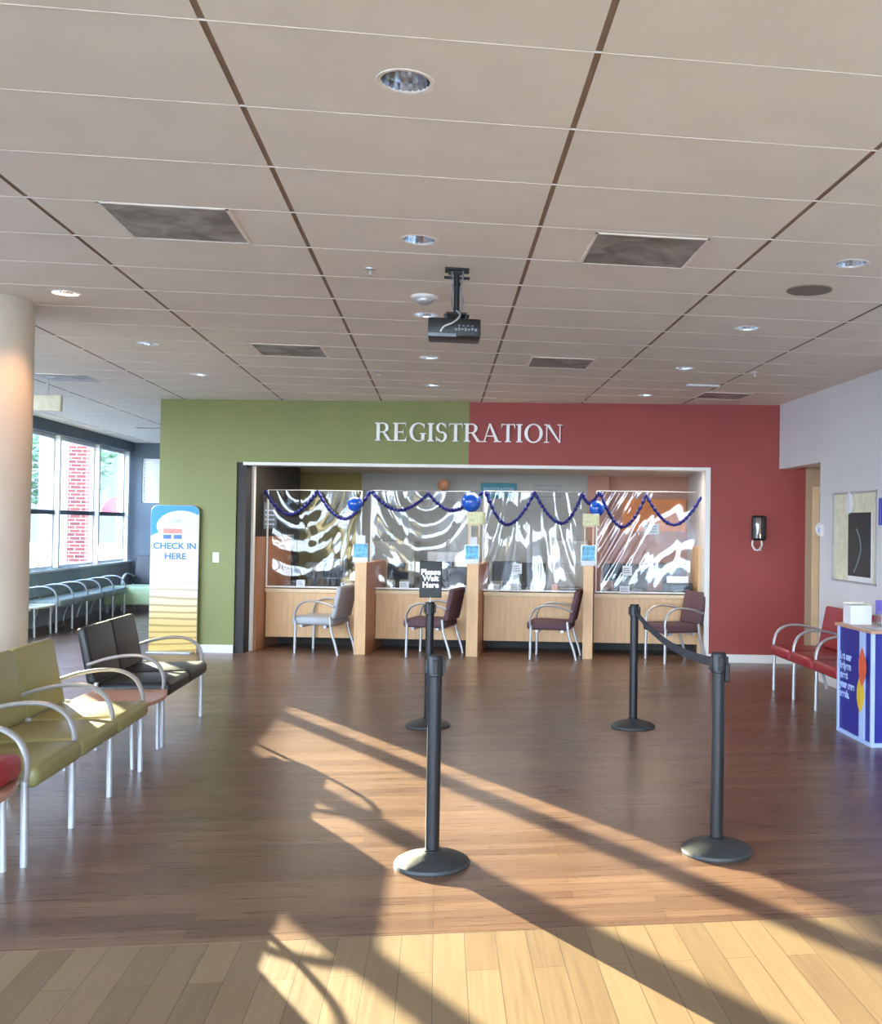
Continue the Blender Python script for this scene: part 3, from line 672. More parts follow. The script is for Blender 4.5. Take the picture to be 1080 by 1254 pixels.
# crinkled clear vinyl screens
def guard(i, u0, u1, z0, z1):
    t = wthing('vinyl_screen', 'clear crinkled vinyl screen hanging over the %s desk from the left' % ords[i], 'screen', u0, .585, 0, 0, 'clear vinyl screens over the desks')
    w = u1-u0; rnd = random.Random(i*11+3); bm = bmesh.new(); nx, nz = 110, 110
    ph = [(rnd.uniform(-.9,.9), rnd.uniform(-.5,.9), rnd.uniform(2,6), rnd.uniform(0,6), rnd.uniform(.003,.008)) for _ in range(7)]
    grid = []
    cxx = w*(.35 if i % 2 == 0 else .55)
    for a in range(nx+1):
        row = []
        for c in range(nz+1):
            x = w*a/nx; z = z0+(z1-z0)*c/nz
            y = sum(A*math.sin(kk*(x*dx+z*dz)*1.6+p) for dx, dz, kk, p, A in ph)
            rr = math.hypot(x-cxx, (z1+.1-z)*.8)
            y += (.010 if i < 2 else .002)*math.sin(rr*24+i)*math.exp(-rr*1.2)
            if i >= 2:
                xx = x/w - .5; fan = (xx*(1-.55*(z1-z)/1.3) if i == 2 else (xx+.5+.45*(z1-z)))   # pleats fan out from the top
                y += (.0075*math.sin(fan*46) + .003*math.sin(fan*97+1))*(1 if i == 2 else max(0.0, 1-1.5*x/w))*min(1, (z-z0)*2.2)
            edge = min(1, min(x, w-x)/.06); row.append(bm.verts.new((x, y*edge, z)))
        grid.append(row)
    for a in range(nx):
        for c in range(nz): bm.faces.new((grid[a][c], grid[a+1][c], grid[a+1][c+1], grid[a][c+1]))
    b = MB(); b.bm.free(); b.bm = bm; b.build('sheet', 'vinyl', t, 180)
    b = MB(); b.box(-.012, .006, -.012, .012, z0, z1, .003); b.box(-.012, w+.01, -.012, .012, z0-.012, z0+.008, .003)
    if i in (0, 1): b.box(w-.006, w+.008, -.01, .01, z1-.8, z1)
    b.build('frame', 'trim', t)
    b = MB(); b.tube([(0,0,z1),(w,0,z1)], .006, 8); b.build('top_rail', 'silver', t)
guard(0, 1.15, 2.36, .785, 2.02); guard(1, 2.49, 3.76, .785, 2.03); guard(2, 3.93, 5.17, .785, 2.04); guard(3, 5.37, 6.62, .785, 2.06)

# garlands and balloons (u from the photo's swags)
def pu(px): return 1.085+(px-319)*.01045
def pz(py, px): return 2.005-(py-603)*.0104+(px-319)*.00009
GV = .53
def garland(pts, label, seed):
    rnd = random.Random(seed); P = []
    # pts: list of (x,y) peaks and lows alternating; swags are parabolic between peaks
    for k in range(0, len(pts)-2, 2):
        (xa, ya), (xl, yl), (xb, yb) = pts[k:k+3]
        for j in range(26):
            s = j/26; x = xa+(xb-xa)*s
            xm = xl; # parabola through three points
            if x <= xm: tt = (x-xm)/(xa-xm) if xa != xm else 0; y = yl+(ya-yl)*abs(tt)**1.8
            else: tt = (x-xm)/(xb-xm); y = yl+(yb-yl)*abs(tt)**1.8
            P.append((x, y))
    P.append(pts[-1])
    pp = [Vector((pu(x)-pu(pts[0][0]), rnd.uniform(-.004,.004), pz(y, x)-2.0)) for x, y in P]
    pp = smoothpts(pp, 2)
    rs = [.020+.007*math.sin(i*2.1)+rnd.uniform(-.004,.005) for i in range(len(pp))]
    b = MB(); b.tube(pp, rs, 8)
    for i in range(0, len(pp)):      # tinsel tufts
        for q in range(4):
            a = rnd.uniform(0, 2*PI); d = Vector((math.cos(a)*.4, math.sin(a)*.8, math.sin(a+1))).normalized()*(rs[i]+.012)
            e = Vector((.006,0,.004)); b.bm.faces.new([b.bm.verts.new(v) for v in (pp[i]-e, pp[i]+e, pp[i]+d)])
    o = b.build('garland', 'garland', None, None); o.location = W(pu(pts[0][0]), GV, 2.0); o.rotation_euler = (0,0,-WA)
    tag(o, label, 'garland', 'blue tinsel garlands across the screens')
garland([(323,603),(353,632),(388,603),(421,637),(452,603)], 'dark blue tinsel garland swagged over the leftmost screen', 1)
garland([(454,603),(488,626),(524,605),(552,626),(590,603)], 'dark blue tinsel garland swagged over the second screen, behind the balloon', 2)
garland([(594,603),(620,643),(653,603),(687,641),(711,604),(719,616),(731,604)], 'dark blue tinsel garland swagged over the third screen with a zigzag end', 3)
garland([(733,604),(760,645),(788,606),(822,642),(854,608)], 'dark blue tinsel garland swagged over the rightmost screen', 4)
for (x, y, r, lb) in ((437,619,.092,'smallest blue balloon on the garland left of the middle'), (578,616,.122,'largest bright blue balloon in the middle of the garlands'), (729,623,.098,'blue balloon on the right side of the garlands')):
    t = wthing('balloon', lb, 'balloon', pu(x), GV-.12, pz(y, x), 0, 'blue balloons on the garlands')
    b = MB(); b.lathe([(max(.001, r*math.sin(PI*k/18)*(1-.05*math.cos(PI*k/18))), -r*1.03*math.cos(PI*k/18)) for k in range(19)], 28); b.build('envelope', 'balloon', t, 80)
    b = MB(); b.lathe([(.004,r*1.0),(.008,r*1.06),(.015,r*1.12)], 10, cap=False); b.build('knot', 'balloon', t)
t = wthing('balloon', 'small peach balloon on the office wall behind the second screen', 'balloon', 2.95, 3.2, 2.22)
b = MB(); b.sphere((0,0,0), .09); b.build('envelope', 'peach', t, 80); b = MB(); b.lathe([(.004,-.088),(.014,-.105)], 8, cap=False); b.build('knot', 'peach', t)

# office contents
def monitor(u, v, label, w=.42, h=.27, turn=0.0, z=.755, m='black', face=1):
    t = wthing('monitor', label, 'monitor', u, v, z, turn)
    b = MB(); b.box(-w/2, w/2, -.02, .02, .12, .12+h, .006); b.build('housing', m, t)
    b = MB(); b.box(-w/2+.012, w/2-.012, -.024 if face else .02, -.019 if face else .024, .135, .105+h); b.build('screen', 'screen', t)
    b = MB(); b.box(-.025, .025, -.01, .03, .01, .16); b.box(-.11, .11, -.08, .09, 0, .012, .003); b.build('stand', 'black', t)
monitor(1.66, .95, 'black monitor at the left of the first desk', .24, .22, .1)
monitor(1.92, .95, 'slate blue monitor standing behind the leftmost screen', .3, .26, -.15, m='greydev')
monitor(2.75, 1.0, 'tilted black monitor at the left of the second desk', .28, .22, .5)
monitor(3.25, .95, 'dark monitor behind the black sign post on the second desk', .34, .22, -.1)
monitor(4.15, 1.1, 'dark monitor amid clutter on the third desk', .34, .26, .3)
monitor(6.28, 1.3, 'wide black monitor on the rightmost desk', .55, .26, 0)
monitor(5.62, 1.45, 'black monitor at the left of the rightmost desk', .36, .24, .3)
def box_thing(name, label, cat, u, v, dims, m, z=.755, turn=0.0, bev=.006, group=None):
    w, d, h = dims; b = MB(); b.box(-w/2, w/2, -d/2, d/2, 0, h, bev); o = b.build(name, m); o.location = W(u, v, z); o.rotation_euler = (0,0,-WA+turn); return tag(o, label, cat, group)
def printer(u, v, label, w=.4, d=.35, h=.24, z=.755):
    t = wthing('printer', label, 'printer', u, v, z)
    b = MB(); b.box(-w/2, w/2, -d/2, d/2, 0, h, .012); b.build('body', 'black', t)
    b = MB(); b.box(-w/2+.04, w/2-.04, -d/2-.06, -d/2+.02, .05, .065); b.build('tray', 'greydev', t)
    b = MB(); b.box(-w/2+.05, w/2-.05, -d/2-.003, -d/2+.01, h-.07, h-.03); b.build('control_panel', 'screen', t)
    b = MB(); b.box(-w/2+.05, w/2-.05, -.02, .0, h, h+.09, .002, Matrix.Rotation(-.3, 4, 'X') @ Matrix.Translation((0,0,0))); b.build('paper_guide', 'paper', t)
printer(3.62, 1.05, 'black printer at the right end of the second desk', .36, .3, .3)
printer(6.42, .9, 'grey black printer at the right end of the last desk', .38, .2, .14)
printer(2.22, .95, 'low black printer behind the grey visitor chair', .3, .25, .1)
def phone(u, v, label, turn=0.0):
    t = wthing('desk_phone', label, 'phone', u, v, .755, turn)
    b = MB(); b.prism([(-.1,0),(.1,0),(.1,.02),(-.1,.06)], -.08, .08, .005, Matrix.Rotation(-R90, 4, 'Z')); b.build('base', 'black', t)
    b = MB(); b.tube(smoothpts([(-.065,-.07,.05),(-.065,-.05,.075),(-.065,.05,.08),(-.065,.07,.07)]), .016, 8); b.build('handset', 'black', t, 50)
    b = MB()
    for a in range(3):
        for c in range(4): b.box(.0+a*.025, .015+a*.025, -.05+c*.022, -.036+c*.022, .035, .052)
    b.build('keypad', 'greydev', t)
phone(1.47, .85, 'black desk phone at the left end of the first desk', .2); phone(5.9, .95, 'black desk phone on the rightmost desk', -.2); phone(4.45, .85, 'black desk phone on the third desk', .1); phone(2.9, .9, 'black desk phone on the second desk', .1)
box_thing('keyboard', 'flat grey keyboard on the second desk', 'keyboard', 3.0, .75, (.6,.14,.025), 'greydev')
box_thing('paper_stack', 'white paper stack right of the black sign post', 'papers', 3.6, .72, (.2,.16,.07), 'paper', turn=.3)
box_thing('paper_stack', 'white paper stack on the first desk', 'papers', 2.14, .7, (.2,.14,.03), 'paper')
def card(u, z, w, h, label, v=.57):
    t = wthing('desk_card', label, 'sign card', u, v, z, 0, 'small white cards on the desk screens')
    b = MB(); b.box(-w/2, w/2, -.004, .002, 0, h); b.build('card', 'paper', t)
    b = MB()
    for k in range(3): b.box(-w/2+.015, w/2-.02-.01*k, -.0055, -.0035, h*.25+k*h*.22, h*.25+k*h*.22+h*.07)
    b.build('print_lines', 'greydev', t)
card(1.60, .79, .11, .085, 'small white card low on the leftmost screen', .556); card(2.93, .79, .12, .085, 'small white card low on the second screen', .556)
card(4.34, .775, .12, .1, 'small white card low on the third screen', .556); card(5.73, .77, .13, .095, 'small white card low on the rightmost screen', .556)
card(4.37, 1.0, .12, .13, 'white notice taped higher on the third screen', .53); card(5.76, 1.0, .12, .12, 'white notice taped higher on the rightmost screen', .53)
for (u, z, w, h, m, lb) in ((1.35, 1.22, .12, .2, 'darkwall', 'small dark picture hung behind the leftmost screen'),):
    t = wthing('wall_picture', lb, 'picture', 1.09, 1.4, z)
    b = MB(); b.box(0, .02, 0, .35, 0, .22, .003); b.build('frame', 'silver', t); b = MB(); b.box(.018, .024, .02, .33, .02, .2); b.build('print', 'sky_print', t)
t = wthing('notice', 'pale blue notice on the dark office wall at left', 'notice', 1.078, .62, 1.52)
b = MB(); b.box(0, .006, 0, .5, 0, .34); b.build('sheet', 'slate', t); b = MB(); [b.box(.006, .008, .05, .4, .05+k*.06, .07+k*.06) for k in range(4)]; b.build('print_lines', 'paleblue', t)
# teal sign and framed sign on the office bulkhead
t = wthing('wall_sign', 'teal sign on the grey office wall below the T of the lettering', 'sign', 3.5, 3.42, 2.03)
b = MB(); b.box(0, .56, 0, .02, 0, .24, .003); b.build('panel', 'teal', t); text('lettering', 'REGISTRATION', .07, 'paleblue', t, (.28,-.002,.14), (R90,0,0)); text('lettering', 'CHECK OUT', .04, 'paleblue', t, (.28,-.002,.07), (R90,0,0))
t = wthing('wall_sign', 'pale framed sign on the office wall right of the teal one', 'sign', 4.33, 3.42, 2.06)
b = MB(); b.box(0, .42, 0, .015, 0, .18, .003); b.build('panel', 'grey_wall', t); b = MB(); b.box(0, .42, -.004, 0, 0, .008); b.box(0, .42, -.004, 0, .172, .18); b.box(0, .008, -.004, 0, 0, .18); b.box(.412, .42, -.004, 0, 0, .18); b.build('border', 'greydev', t)
text('lettering', 'TODAY IS', .075, 'greydev', t, (.21,-.003,.09), (R90,0,0))
t = wthing('lit_wall_patch', 'orange wall patch with its lit brightness in the colour, behind the rightmost screen', 'wall patch', 5.72, 3.47, 1.55)
b = MB(); b.box(0, .98, 0, .03, 0, .5); b.build('panel', 'orange', t)  # brightness of the lit orange wall is put into this patch's colour
t = wthing('notice', 'white sheet under the orange wall patch', 'notice', 6.05, 3.44, 1.5); b = MB(); b.box(0, .24, 0, .01, 0, .17); b.build('sheet', 'paper', t); b = MB(); [b.box(.03, .2, -.003, 0, .04+k*.04, .05+k*.04) for k in range(3)]; b.build('print_lines', 'greydev', t)
# office chairs and cabinets behind the desks
def office_chair(u, v, turn, label, m='black'):
    t = wthing('office_chair', label, 'office chair', u, v, 0, turn, 'black office chairs behind the desks')
    b = MB(); b.box(-.25, .25, -.24, .24, .44, .52, .03, None, 3); b.build('seat', m, t, 50)
    b = MB(); b.box(-.23, .23, -.03, .03, 0, .52, .025, Matrix.Translation((0,-.26,.56)) @ Matrix.Rotation(.12, 4, 'X'), 3); b.build('backrest', m, t, 50)
    b = MB(); b.tube([(0,0,.1),(0,0,.45)], .025); b.tube([(0,-.1,.46),(0,-.27,.46),(0,-.29,.62)], .018)
    b.build('column', 'silver', t, 50)
    for k in range(5):
        a = 2*PI*k/5; b = MB(); b.tube([(0,0,.11),(.26*math.cos(a),.26*math.sin(a),.07)], .018); b.sphere((.27*math.cos(a),.27*math.sin(a),.032), .03, 1, 10, 6); b.build('leg', 'black', t, 50)
    return t
oc = office_chair(1.75, 1.95, PI+.3, 'black office chair behind the first desk')
for u, v, a, lb in ((3.0, 1.95, PI-.2, 'black office chair behind the second desk'), (4.45, 1.95, PI+.2, 'black office chair behind the third desk'), (5.85, 2.05, PI, 'black office chair behind the rightmost desk')):
    copytree(oc, W(u, v), -WA+a, lb)
for u, h, m, lb in ((2.3, 1.35, 'grey_wall', 'tall grey cabinet against the office wall, left one'), (3.1, 1.2, 'white', 'white cabinet against the office wall behind the second desk'), (4.9, 1.4, 'grey_wall', 'grey cabinet against the office wall behind the third desk')):
    t = wthing('filing_cabinet', lb, 'cabinet', u, 3.0, 0, 0, 'cabinets along the office wall')
    b = MB(); b.box(-.3, .3, -.22, .22, 0, h, .005); b.build('body', m, t)
    for k in range(4):
        b = MB(); b.box(-.28, .28, -.24, -.22, .04+k*(h-.06)/4, .02+(k+1)*(h-.06)/4, .003); d_ = b.build('drawer', m, t)
        b = MB(); b.box(-.06, .06, -.255, -.24, (k+.7)*(h-.06)/4, (k+.7)*(h-.06)/4+.015); b.build('handle', 'silver', d_)
box_thing('water_bottle', 'white cylinder bottle on the third desk', 'bottle', 4.6, .85, (.08,.08,.24), 'paper', bev=.03)
box_thing('mug', 'small orange box on the third desk', 'box', 4.83, .8, (.08,.08,.1), 'peach')
box_thing('tissue_box', 'pale tissue box on the third desk', 'tissue box', 4.05, .75, (.14,.12,.09), 'paper')
# lit troffers added out of sight behind the header to brighten the office
for u, v, lb in ((2.0,.62,'added lit panel out of sight on the office ceiling, leftmost'), (4.0,.62,'added lit panel out of sight on the office ceiling, middle'), (5.9,.62,'added lit panel out of sight on the office ceiling, rightmost')):
    t = wthing('added_troffer', lb, 'ceiling light', u, v, 2.40, 0, 'added office fill lights')
    b = MB(); b.box(-.6, .6, -.28, .28, -.012, 0); b.build('frame', 'trim', t); b = MB(); b.box(-.56, .56, -.25, .25, -.016, -.011); b.build('diffuser', 'diffuser', t)

# ------------------------------------------------------------------ wall lettering REGISTRATION (serif capitals built stroke by stroke)
def arc(cx, cy, ro, so, ri, si, a0, a1, n=18):
    o = [(cx+ro*math.cos(rad(a0+(a1-a0)*k/n)), cy+so*math.sin(rad(a0+(a1-a0)*k/n))) for k in range(n+1)]
    i_ = [(cx+ri*math.cos(rad(a0+(a1-a0)*k/n)), cy+si*math.sin(rad(a0+(a1-a0)*k/n))) for k in range(n+1)]
    return [[o[k], o[k+1], i_[k+1], i_[k]] for k in range(n)]
def rect(x0, y0, x1, y1): return [[(x0,y0),(x1,y0),(x1,y1),(x0,y1)]]
T_, S_ = .155, .05
def stem(x, w=T_, ext=.08):
    return rect(x, 0, x+w, 1)+rect(x-ext, 0, x+w+ext, S_)+rect(x-ext, 1-S_, x+w+ext, 1)+[[(x-.04,S_),(x,S_),(x,.11)],[(x+w,S_),(x+w+.04,S_),(x+w,.11)],[(x-.04,1-S_),(x,.89),(x,1-S_)],[(x+w,.89),(x+w+.04,1-S_),(x+w,1-S_)]]
def G(ch):
    if ch == 'R': return stem(.08)+rect(.2,.94,.42,1)+rect(.2,.46,.42,.52)+arc(.40,.73,.28,.27,.13,.21,-90,90)+[[(.36,.50),(.52,.47),(.80,.03),(.66,0)]]+rect(.64,0,.88,S_), .86
    if ch == 'E': return stem(.08)+rect(.2,.94,.66,1)+rect(.2,.47,.52,.53)+rect(.2,0,.68,.06)+[[(.60,.94),(.66,.94),(.66,.76)],[(.58,.06),(.68,.06),(.70,.26)],[(.46,.53),(.52,.53),(.52,.64)],[(.46,.47),(.52,.36),(.52,.47)]], .74
    if ch == 'G': return arc(.50,.5,.46,.52,.30,.46,48,312)+rect(.64,.05,.80,.42)+rect(.56,.40,.88,.45)+[[(.76,.72),(.80,.72),(.80,.96),(.72,.92)]]+[[(.60,.02),(.80,.08),(.80,.16),(.6,.06)]], .90
    if ch == 'I': return stem(.08), .32
    if ch == 'S': return arc(.32,.745,.25,.275,.12,.22,40,270)+arc(.34,.27,.27,.29,.13,.23,-150,90)+[[(.46,.90),(.53,.99),(.56,.74),(.53,.74)],[(.10,.26),(.06,.26),(.06,.0),(.14,.08)]]+[[(.30,.47),(.34,.56),(.38,.5),(.36,.44)]], .64
    if ch == 'T': return stem(.28)+rect(.02,.94,.70,1)+[[(.02,.94),(.08,.94),(.02,.74)],[(.64,.94),(.70,.94),(.70,.74)]], .72
    if ch == 'A': return [[(.33,1),(.44,1),(.86,0),(.69,0)],[(.36,1),(.40,.92),(.14,0),(.09,0)]]+rect(.22,.30,.62,.35)+rect(0,0,.24,S_)+rect(.60,0,.96,S_), .90
    if ch == 'O': return arc(.50,.5,.46,.52,.30,.46,0,360,36), .98
    if ch == 'N': return rect(.10,0,.15,1)+rect(.76,0,.81,1)+[[(.08,1),(.26,1),(.81,.0),(.74,.0)]]+rect(0,0,.25,S_)+rect(0,1-S_,.2,1)+rect(.66,1-S_,.91,1), .92
word = 'REGISTRATION'; adv = sum(G(c)[1] for c in word)+.05*11
cap = .222; sxs = 2.285/(adv*cap); x = 2.665
for ch in word:
    polys, wd = G(ch); b = MB()
    for pl in polys: b.prism([(px*cap*sxs, pz_*cap) for px, pz_ in pl], -.03, .0)
    o = b.build('wall_letter', 'lettering'); o.location = W(x, -.006, 2.615); o.rotation_euler = (0,0,-WA)
    idx = word[:0]
    o['category'] = 'letter'; o['group'] = 'raised white letters on the wall'
    x += (wd+.05)*cap*sxs
lets = [o for o in C.objects if o.name.startswith('wall_letter')]
descr = ['first letter R of the sign, white on green', 'white letter E second in the wall sign', 'white letter G third in the wall sign', 'white letter I fourth in the wall sign, before the S', 'white letter S fifth in the wall sign', 'white letter T on green just before the red paint', 'second letter R of the sign, first one on red', 'white letter A on the red wall', 'white letter T on the red wall after the A', 'white letter I on the red wall before the O', 'white letter O on the red wall', 'white letter N ending the sign on red']
for o, dd in zip(lets, descr): o['label'] = dd

# ------------------------------------------------------------------ wall fittings
t = wthing('light_switch', 'white light switch plate on the green wall', 'light switch', .725, -.001, 1.165)
b = MB(); b.box(-.04, .04, -.008, 0, -.06, .06, .003); b.build('plate', 'trim', t); b = MB(); b.box(-.012, .012, -.014, -.007, -.02, .02, .002); b.build('toggle', 'paper', t)
t = wthing('soap_dispenser', 'black and silver hand sanitizer dispenser on the red wall', 'dispenser', 7.32, 0, 1.47)
b = MB(); b.box(-.085, .085, -.09, 0, 0, .30, .03, None, 4); b.build('housing', 'black', t, 50)
b = MB(); b.tube(smoothpts([(-.015,-.088,.03),(-.015,-.10,.1),(-.015,-.105,.2),(-.015,-.09,.27)]), .03, 12, .012, up=(1,0,0)); b.build('cover', 'chrome', t, 50)
b = MB(); b.tube(smoothpts([(-.07,-.04,.0),(-.075,-.05,-.06),(-.04,-.07,-.11),(.0,-.07,-.11),(.035,-.05,-.06),(.03,-.04,0)]), .012, 8); b.box(-.06, .03, -.1, -.03, -.12, -.105, .004); b.build('drip_tray', 'trim', t, 50)
t = thing('thermostat', 'round white fixture at the corner edge of the white wall', 'wall fixture', (RX, 10.06, 1.6))
b = MB(); b.box(-.03, .006, -.05, .05, -.065, .065, .01); b.build('housing', 'trim', t); b = MB(); b.box(-.034, -.029, -.03, .03, -.02, .03, .001); b.build('display', 'paleblue', t)
b = MB(); b.lathe([(.001,0),(.07,0),(.07,.02),(.05,.045),(.001,.05)], 24, M=Matrix.Translation((RX+.02, 10.12, 1.62)) @ Matrix.Rotation(-R90, 4, 'X')); tag(b.build('wall_bell', 'trim', None, 40), 'white dome fixture on the hallway side of the wall corner', 'wall fixture')

# check-in banner
t = wthing('banner_stand', 'tall check in banner with blue swoosh before the green wall edge', 'banner', -.065, -.05, .0)
b = MB(); pl = [(0,0),(.59,0)]; R0 = .085
pl += [(.59-R0+R0*math.cos(a), 1.79-R0+R0*math.sin(a)) for a in [R90*k/8 for k in range(9)]]; pl += [(R0+R0*math.cos(a), 1.79-R0+R0*math.sin(a)) for a in [R90+R90*k/8 for k in range(9)]]
b.prism(pl, -.008, .012); b.build('panel', 'banner', t)
b = MB(); n_ = len(pl); rimp = [(x, 0.002, z) for x, z in pl]; rimp.append(rimp[0]); b.tube(rimp, .007, 8); b.build('edge_frame', 'silver', t, 50)
b = MB(); b.box(.02, .57, -.14, .04, 0, .02, .006); b.build('base', 'silver', t)
text('lettering', 'CHECK IN', .104, 'printtxt', t, (.30,-.010,1.295), (R90,0,0), .0008, bold=.002, sx=1.12); text('lettering', 'HERE', .104, 'printtxt', t, (.31,-.010,1.17), (R90,0,0), .0008, bold=.002, sx=1.12)
text('lettering', 'j. LIVE', .062, 'printtxt2', t, (.30,-.010,1.60), (R90,0,0), .0008)
b = MB(); b.box(.145, .40, -.0095, -.0075, 1.36, 1.52); b.build('notice', 'paper', t)
b = MB(); b.box(.155, .385, -.0105, -.0085, 1.45, 1.51); b.build('salmon_block', 'salmon', t)
b = MB(); b.box(.155, .255, -.0105, -.0085, 1.385, 1.435); b.box(.285, .385, -.0105, -.0085, 1.385, 1.435); b.build('blue_block', 'royal', t)

# ------------------------------------------------------------------ rope barrier posts
def post(x, y, label, h=.985, yaw=0.0, sign=False, proto=None):
    if proto is not None: return copytree(proto, (x,y,0), yaw, label)
    t = thing('barrier_post', label, 'barrier post', (x,y,0), yaw, 'black belt barrier posts')
    b = MB(); b.lathe([(.176,0),(.178,.006),(.174,.018),(.150,.032),(.10,.048),(.055,.058),(.042,.066)], 48); b.build('base', 'blackmat', t, 35)
    b = MB(); b.lathe([(.041,.06),(.041,.07),(.033,.074),(.033,h-.09)], 28); b.build('pole', 'post', t, 35)
    b = MB(); b.lathe([(.034,h-.10),(.038,h-.095),(.038,h-.008),(.034,h),(.001,h)], 28); hd = b.build('belt_head', 'post', t, 35)
    b = MB(); b.box(-.048, -.03, -.012, .012, h-.085, h-.02, .003); b.box(.03, .048, -.012, .012, h-.085, h-.02, .003); b.box(-.012, .012, -.048, -.03, h-.085, h-.02, .003); b.build('belt_slot', 'signblack', hd)
    return t
pA = post(-.011, 4.745, 'black barrier post standing in the sunlight, front left')
pB = post(-.068, 7.992, 'black barrier post carrying the please wait here sign', .985, 0, False, pA)
pC = post(1.564, 7.848, 'black barrier post at back right holding one belt end', .985, 0, False, pA)
pD = post(1.387, 4.80, 'black barrier post at front right, nearest the blue kiosk', .985, 0, False, pA)
b = MB(); P1 = Vector((1.564,7.805,.93)); P2 = Vector((1.387,4.842,.93)); N_ = 24
cv = []
for k in range(N_+1):
    s = k/N_; p = P1.lerp(P2, s); p.z -= .075*4*s*(1-s); cv.append(p)
def strip(b, cv, hw=.024, th=.0012):
    vs = []; 
    for i, p in enumerate(cv):
        d = (cv[min(i+1,len(cv)-1)]-cv[max(i-1,0)]).normalized(); sd = d.cross(Vector((0,0,1))).normalized(); up = sd.cross(d).normalized()
        vs += [p+up*hw+sd*th, p+up*hw-sd*th, p-up*hw-sd*th, p-up*hw+sd*th]
    fs = []
    for i in range(len(cv)-1):
        for k in range(4): fs.append((4*i+k, 4*i+(k+1)%4, 4*i+4+(k+1)%4, 4*i+4+k))
    fs += [(0,1,2,3), tuple(4*(len(cv)-1)+k for k in range(4))]
    b._add(vs, fs)
strip(b, cv); tag(b.build('barrier_belt', 'belt'), 'black belt sagging between the two right barrier posts', 'barrier belt')
b = MB(); b.box(.03, .055, -.02, .02, .84, .93, .006); o = b.build('belt_clip', 'signblack', pD); 
t = thing('post_sign', 'black sign with white please wait here words atop a post', 'sign', (-.066, 7.99, .985), rad(-2))
b = MB(); b.tube([(0,0,0),(0,0,.05)], .006); b.build('stem', 'silver', t)
b = MB(); b.box(-.088, .088, -.007, .007, .035, .325, .006); b.build('panel', 'signblack', t)
for s_, z_ in (('Please', .238), ('Wait', .188), ('Here', .135)): text('lettering', s_, .062, 'lettering', t, (0,-.0078,z_), (R90,0,0), .0008, bold=.0025)
# ------------------------------------------------------------------ kiosk at the right edge
t = thing('kiosk', 'navy blue counter kiosk with white frame at the right edge', 'kiosk', (3.195, 6.98, 0), 0)
b = MB(); b.box(0, 1.3, .0, .62, .02, .84); b.build('body', 'navy', t)
b = MB()
for (x, y) in ((0,0),(0,.62),(1.3,0),(1.3,.62)): b.box(x-.014, x+.014, y-.014, y+.014, 0, .85, .003)
b.box(-.012, .006, 0, .62, 0, .03); b.box(0, 1.3, -.012, .006, 0, .03); b.build('corner_frame', 'paleblue', t)
b = MB(); b.box(-.012, -.0005, .12, .21, .03, .84); b.build('pale_stripe', 'paleblue', t)
def leafshape(z0, z1, w, yc):
    return [(yc+w*math.sin(PI*k/16)*(.9+.1*math.cos(PI*k/8)), z0+(z1-z0)*k/16) for k in range(17)]+[(yc-w*math.sin(PI*k/16), z0+(z1-z0)*k/16) for k in range(15, 0, -1)]
MR = Matrix.Rotation(R90, 4, 'Z')
b = MB(); b.prism(leafshape(.42,.72,.075,.155), .0125, .0155, 0, MR); b.build('orange_shape', 'orangep', t)
b = MB(); b.prism(leafshape(.22,.50,.075,.185), .0118, .0150, 0, MR); b.build('yellow_shape', 'yellowp', t)
text('lettering', 'Let our\nhelpers\nmeet\nyour care\nneeds.', .078, 'paleblue', t, (-.003,.592,.46), (R90,0,-R90), .001, 'LEFT', .004, .9)
b = MB(); b.box(-.03, 1.33, -.03, .65, .84, .865, .004); b.build('countertop', 'tabletop', t)
t = thing('sign_pole', 'navy overhead sign on a white pole rising from the kiosk', 'sign', (3.36, 7.06, .866))
b = MB(); b.tube([(0,0,0),(0,0,.81)], .012); b.lathe([(.06,0),(.06,.01)], 20); b.build('pole', 'trim', t)
b = MB(); b.box(-.09, .9, -.015, .015, .78, .985, .006); b.build('panel', 'navy', t)
b = MB(); pl = [(.0,.80)]+[(-.0+.075*math.cos(R90+PI*k/14)*.9, .885+.078*math.sin(R90+PI*k/14)) for k in range(15)]; b.prism(pl[1:], -.019, -.014); b.build('emblem', 'paleblue', t)
text('lettering', 'Care Guide', .13, 'paleblue', t, (.02,-.017,.885), (R90,0,0), .001, 'LEFT')
t = thing('cardboard_box', 'white open carton on the left end of the kiosk counter', 'box', (3.20, 7.40, .866), rad(-4))
b = MB(); b.box(0, .17, 0, .17, 0, .15); b.build('carton', 'paper', t); b = MB(); b.box(0, .17, .168, .172, .15, .165); b.box(.166, .17, 0, .17, .15, .162); b.build('flap', 'exitbox', t)
t = thing('leaflet_tray', 'clear tray of blue and white leaflets on the kiosk counter', 'leaflet holder', (3.36, 7.12, .866))
b = MB(); b.box(0, .35, 0, .14, 0, .012); b.box(0, .35, 0, .004, 0, .09); b.box(0, .004, 0, .14, 0, .12); b.build('tray', 'clear', t); b = MB(); b.box(.01, .34, .02, .1, .012, .1, .004); b.build('leaflets', 'paper', t); b = MB(); b.box(.01, .34, .016, .02, .05, .07); b.build('blue_band', 'sky_print', t)
t = thing('leaflet_holder', 'purple printed leaflet standing behind the white leaflets on the kiosk', 'leaflet holder', (3.36, 7.30, .866))
b = MB(); b.box(0, .3, 0, .01, .0, .2); b.build('holder', 'clear', t); b = MB(); b.box(.0, .3, -.004, 0, .09, .2); b.build('leaflet', 'purple', t)
b = MB(); b.box(.03, .35, .02, .19, 0, .003); o = b.build('paper_sheet', 'paper', None); o.location = (3.2,7.0,.866); tag(o, 'loose white sheet lying on the kiosk counter front corner', 'paper')

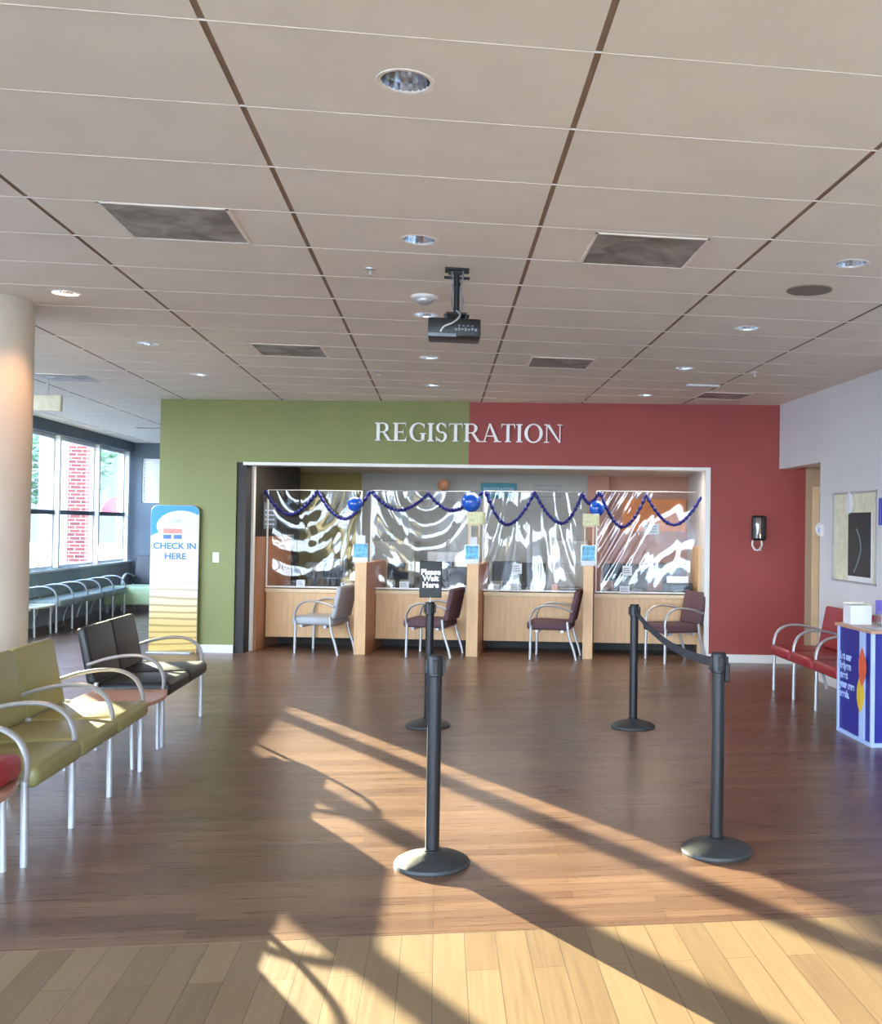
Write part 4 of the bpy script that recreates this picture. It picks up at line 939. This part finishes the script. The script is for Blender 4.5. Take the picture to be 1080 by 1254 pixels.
# ------------------------------------------------------------------ light
w = bpy.data.worlds.new('World'); bpy.context.scene.world = w; w.use_nodes = True
nt = w.node_tree; bg = nt.nodes['Background']
tc = nt.nodes.new('ShaderNodeTexCoord'); sx = nt.nodes.new('ShaderNodeSeparateXYZ'); rp = nt.nodes.new('ShaderNodeValToRGB')
nt.links.new(tc.outputs['Generated'], sx.inputs[0]); nt.links.new(sx.outputs[2], rp.inputs[0])
rp.color_ramp.elements[0].position = 0; rp.color_ramp.elements[0].color = (.80,.90,1,1); rp.color_ramp.elements[1].position = .6; rp.color_ramp.elements[1].color = (.42,.62,1,1)
my = nt.nodes.new('ShaderNodeMapRange'); my.inputs['From Min'].default_value = .85; my.inputs['From Max'].default_value = -.4; my.inputs['To Min'].default_value = .8; my.inputs['To Max'].default_value = 11.5
nt.links.new(sx.outputs[1], my.inputs[0]); nt.links.new(my.outputs[0], bg.inputs[1]); nt.links.new(rp.outputs[0], bg.inputs[0])
S = Vector((-math.sin(rad(30.6))*math.cos(rad(10.7)), math.cos(rad(30.6))*math.cos(rad(10.7)), math.sin(rad(10.7))))
ld = bpy.data.lights.new('sun', 'SUN'); ld.energy = 40; ld.color = (1,.88,.58); ld.angle = rad(.35)
lo = bpy.data.objects.new('sun', ld); C.objects.link(lo); lo.rotation_euler = S.to_track_quat('Z','Y').to_euler(); lo.location = (-10,25,8)
def portal(loc, rot, sx_, sy_):
    l = bpy.data.lights.new('window_portal', 'AREA'); l.shape = 'RECTANGLE'; l.size = sx_; l.size_y = sy_; l.cycles.is_portal = True
    o = bpy.data.objects.new('window_portal', l); C.objects.link(o); o.location = loc; o.rotation_euler = rot
portal((-6.12, 8, 1.87), (0, -R90, 0), 2.1, 24)
portal((-.9, -4.32, 1.5), (R90, 0, 0), 10, 2.9)
# the lit downlight beside the column
hx, hy = near_hole(-2.482, 6.949)
l = bpy.data.lights.new('downlight_beam', 'SPOT'); l.energy = 34; l.color = (1,.52,.24); l.spot_size = rad(100); l.spot_blend = .6; l.shadow_soft_size = .05
o = bpy.data.objects.new('downlight_beam', l); C.objects.link(o); o.location = (hx, hy, HC+.02)
# ------------------------------------------------------------------ camera
cam = bpy.data.cameras.new('camera'); co = bpy.data.objects.new('camera', cam); C.objects.link(co)
cam.sensor_fit = 'VERTICAL'; cam.sensor_height = 24; cam.sensor_width = 24; cam.lens = F*24/1254
cam.shift_x = -(PX-540)/1254; cam.shift_y = (PY-627)/1254; cam.clip_start = .05; cam.clip_end = 300
c_, s_ = math.cos(ROLL), math.sin(ROLL)
r_ = RV*c_ + UV*s_; u_ = UV*c_ - RV*s_
co.matrix_world = Matrix(((r_.x, u_.x, -FW.x, 0), (r_.y, u_.y, -FW.y, 0), (r_.z, u_.z, -FW.z, H), (0,0,0,1)))
sc = bpy.context.scene; sc.camera = co
sc.view_settings.view_transform = 'Standard'; sc.view_settings.look = 'None'; sc.view_settings.exposure = 0.85; sc.view_settings.gamma = 1; sc.view_settings.use_curve_mapping = False
sc.cycles.max_bounces = 10; sc.cycles.diffuse_bounces = 6; sc.cycles.transparent_max_bounces = 24; sc.cycles.sample_clamp_indirect = 6
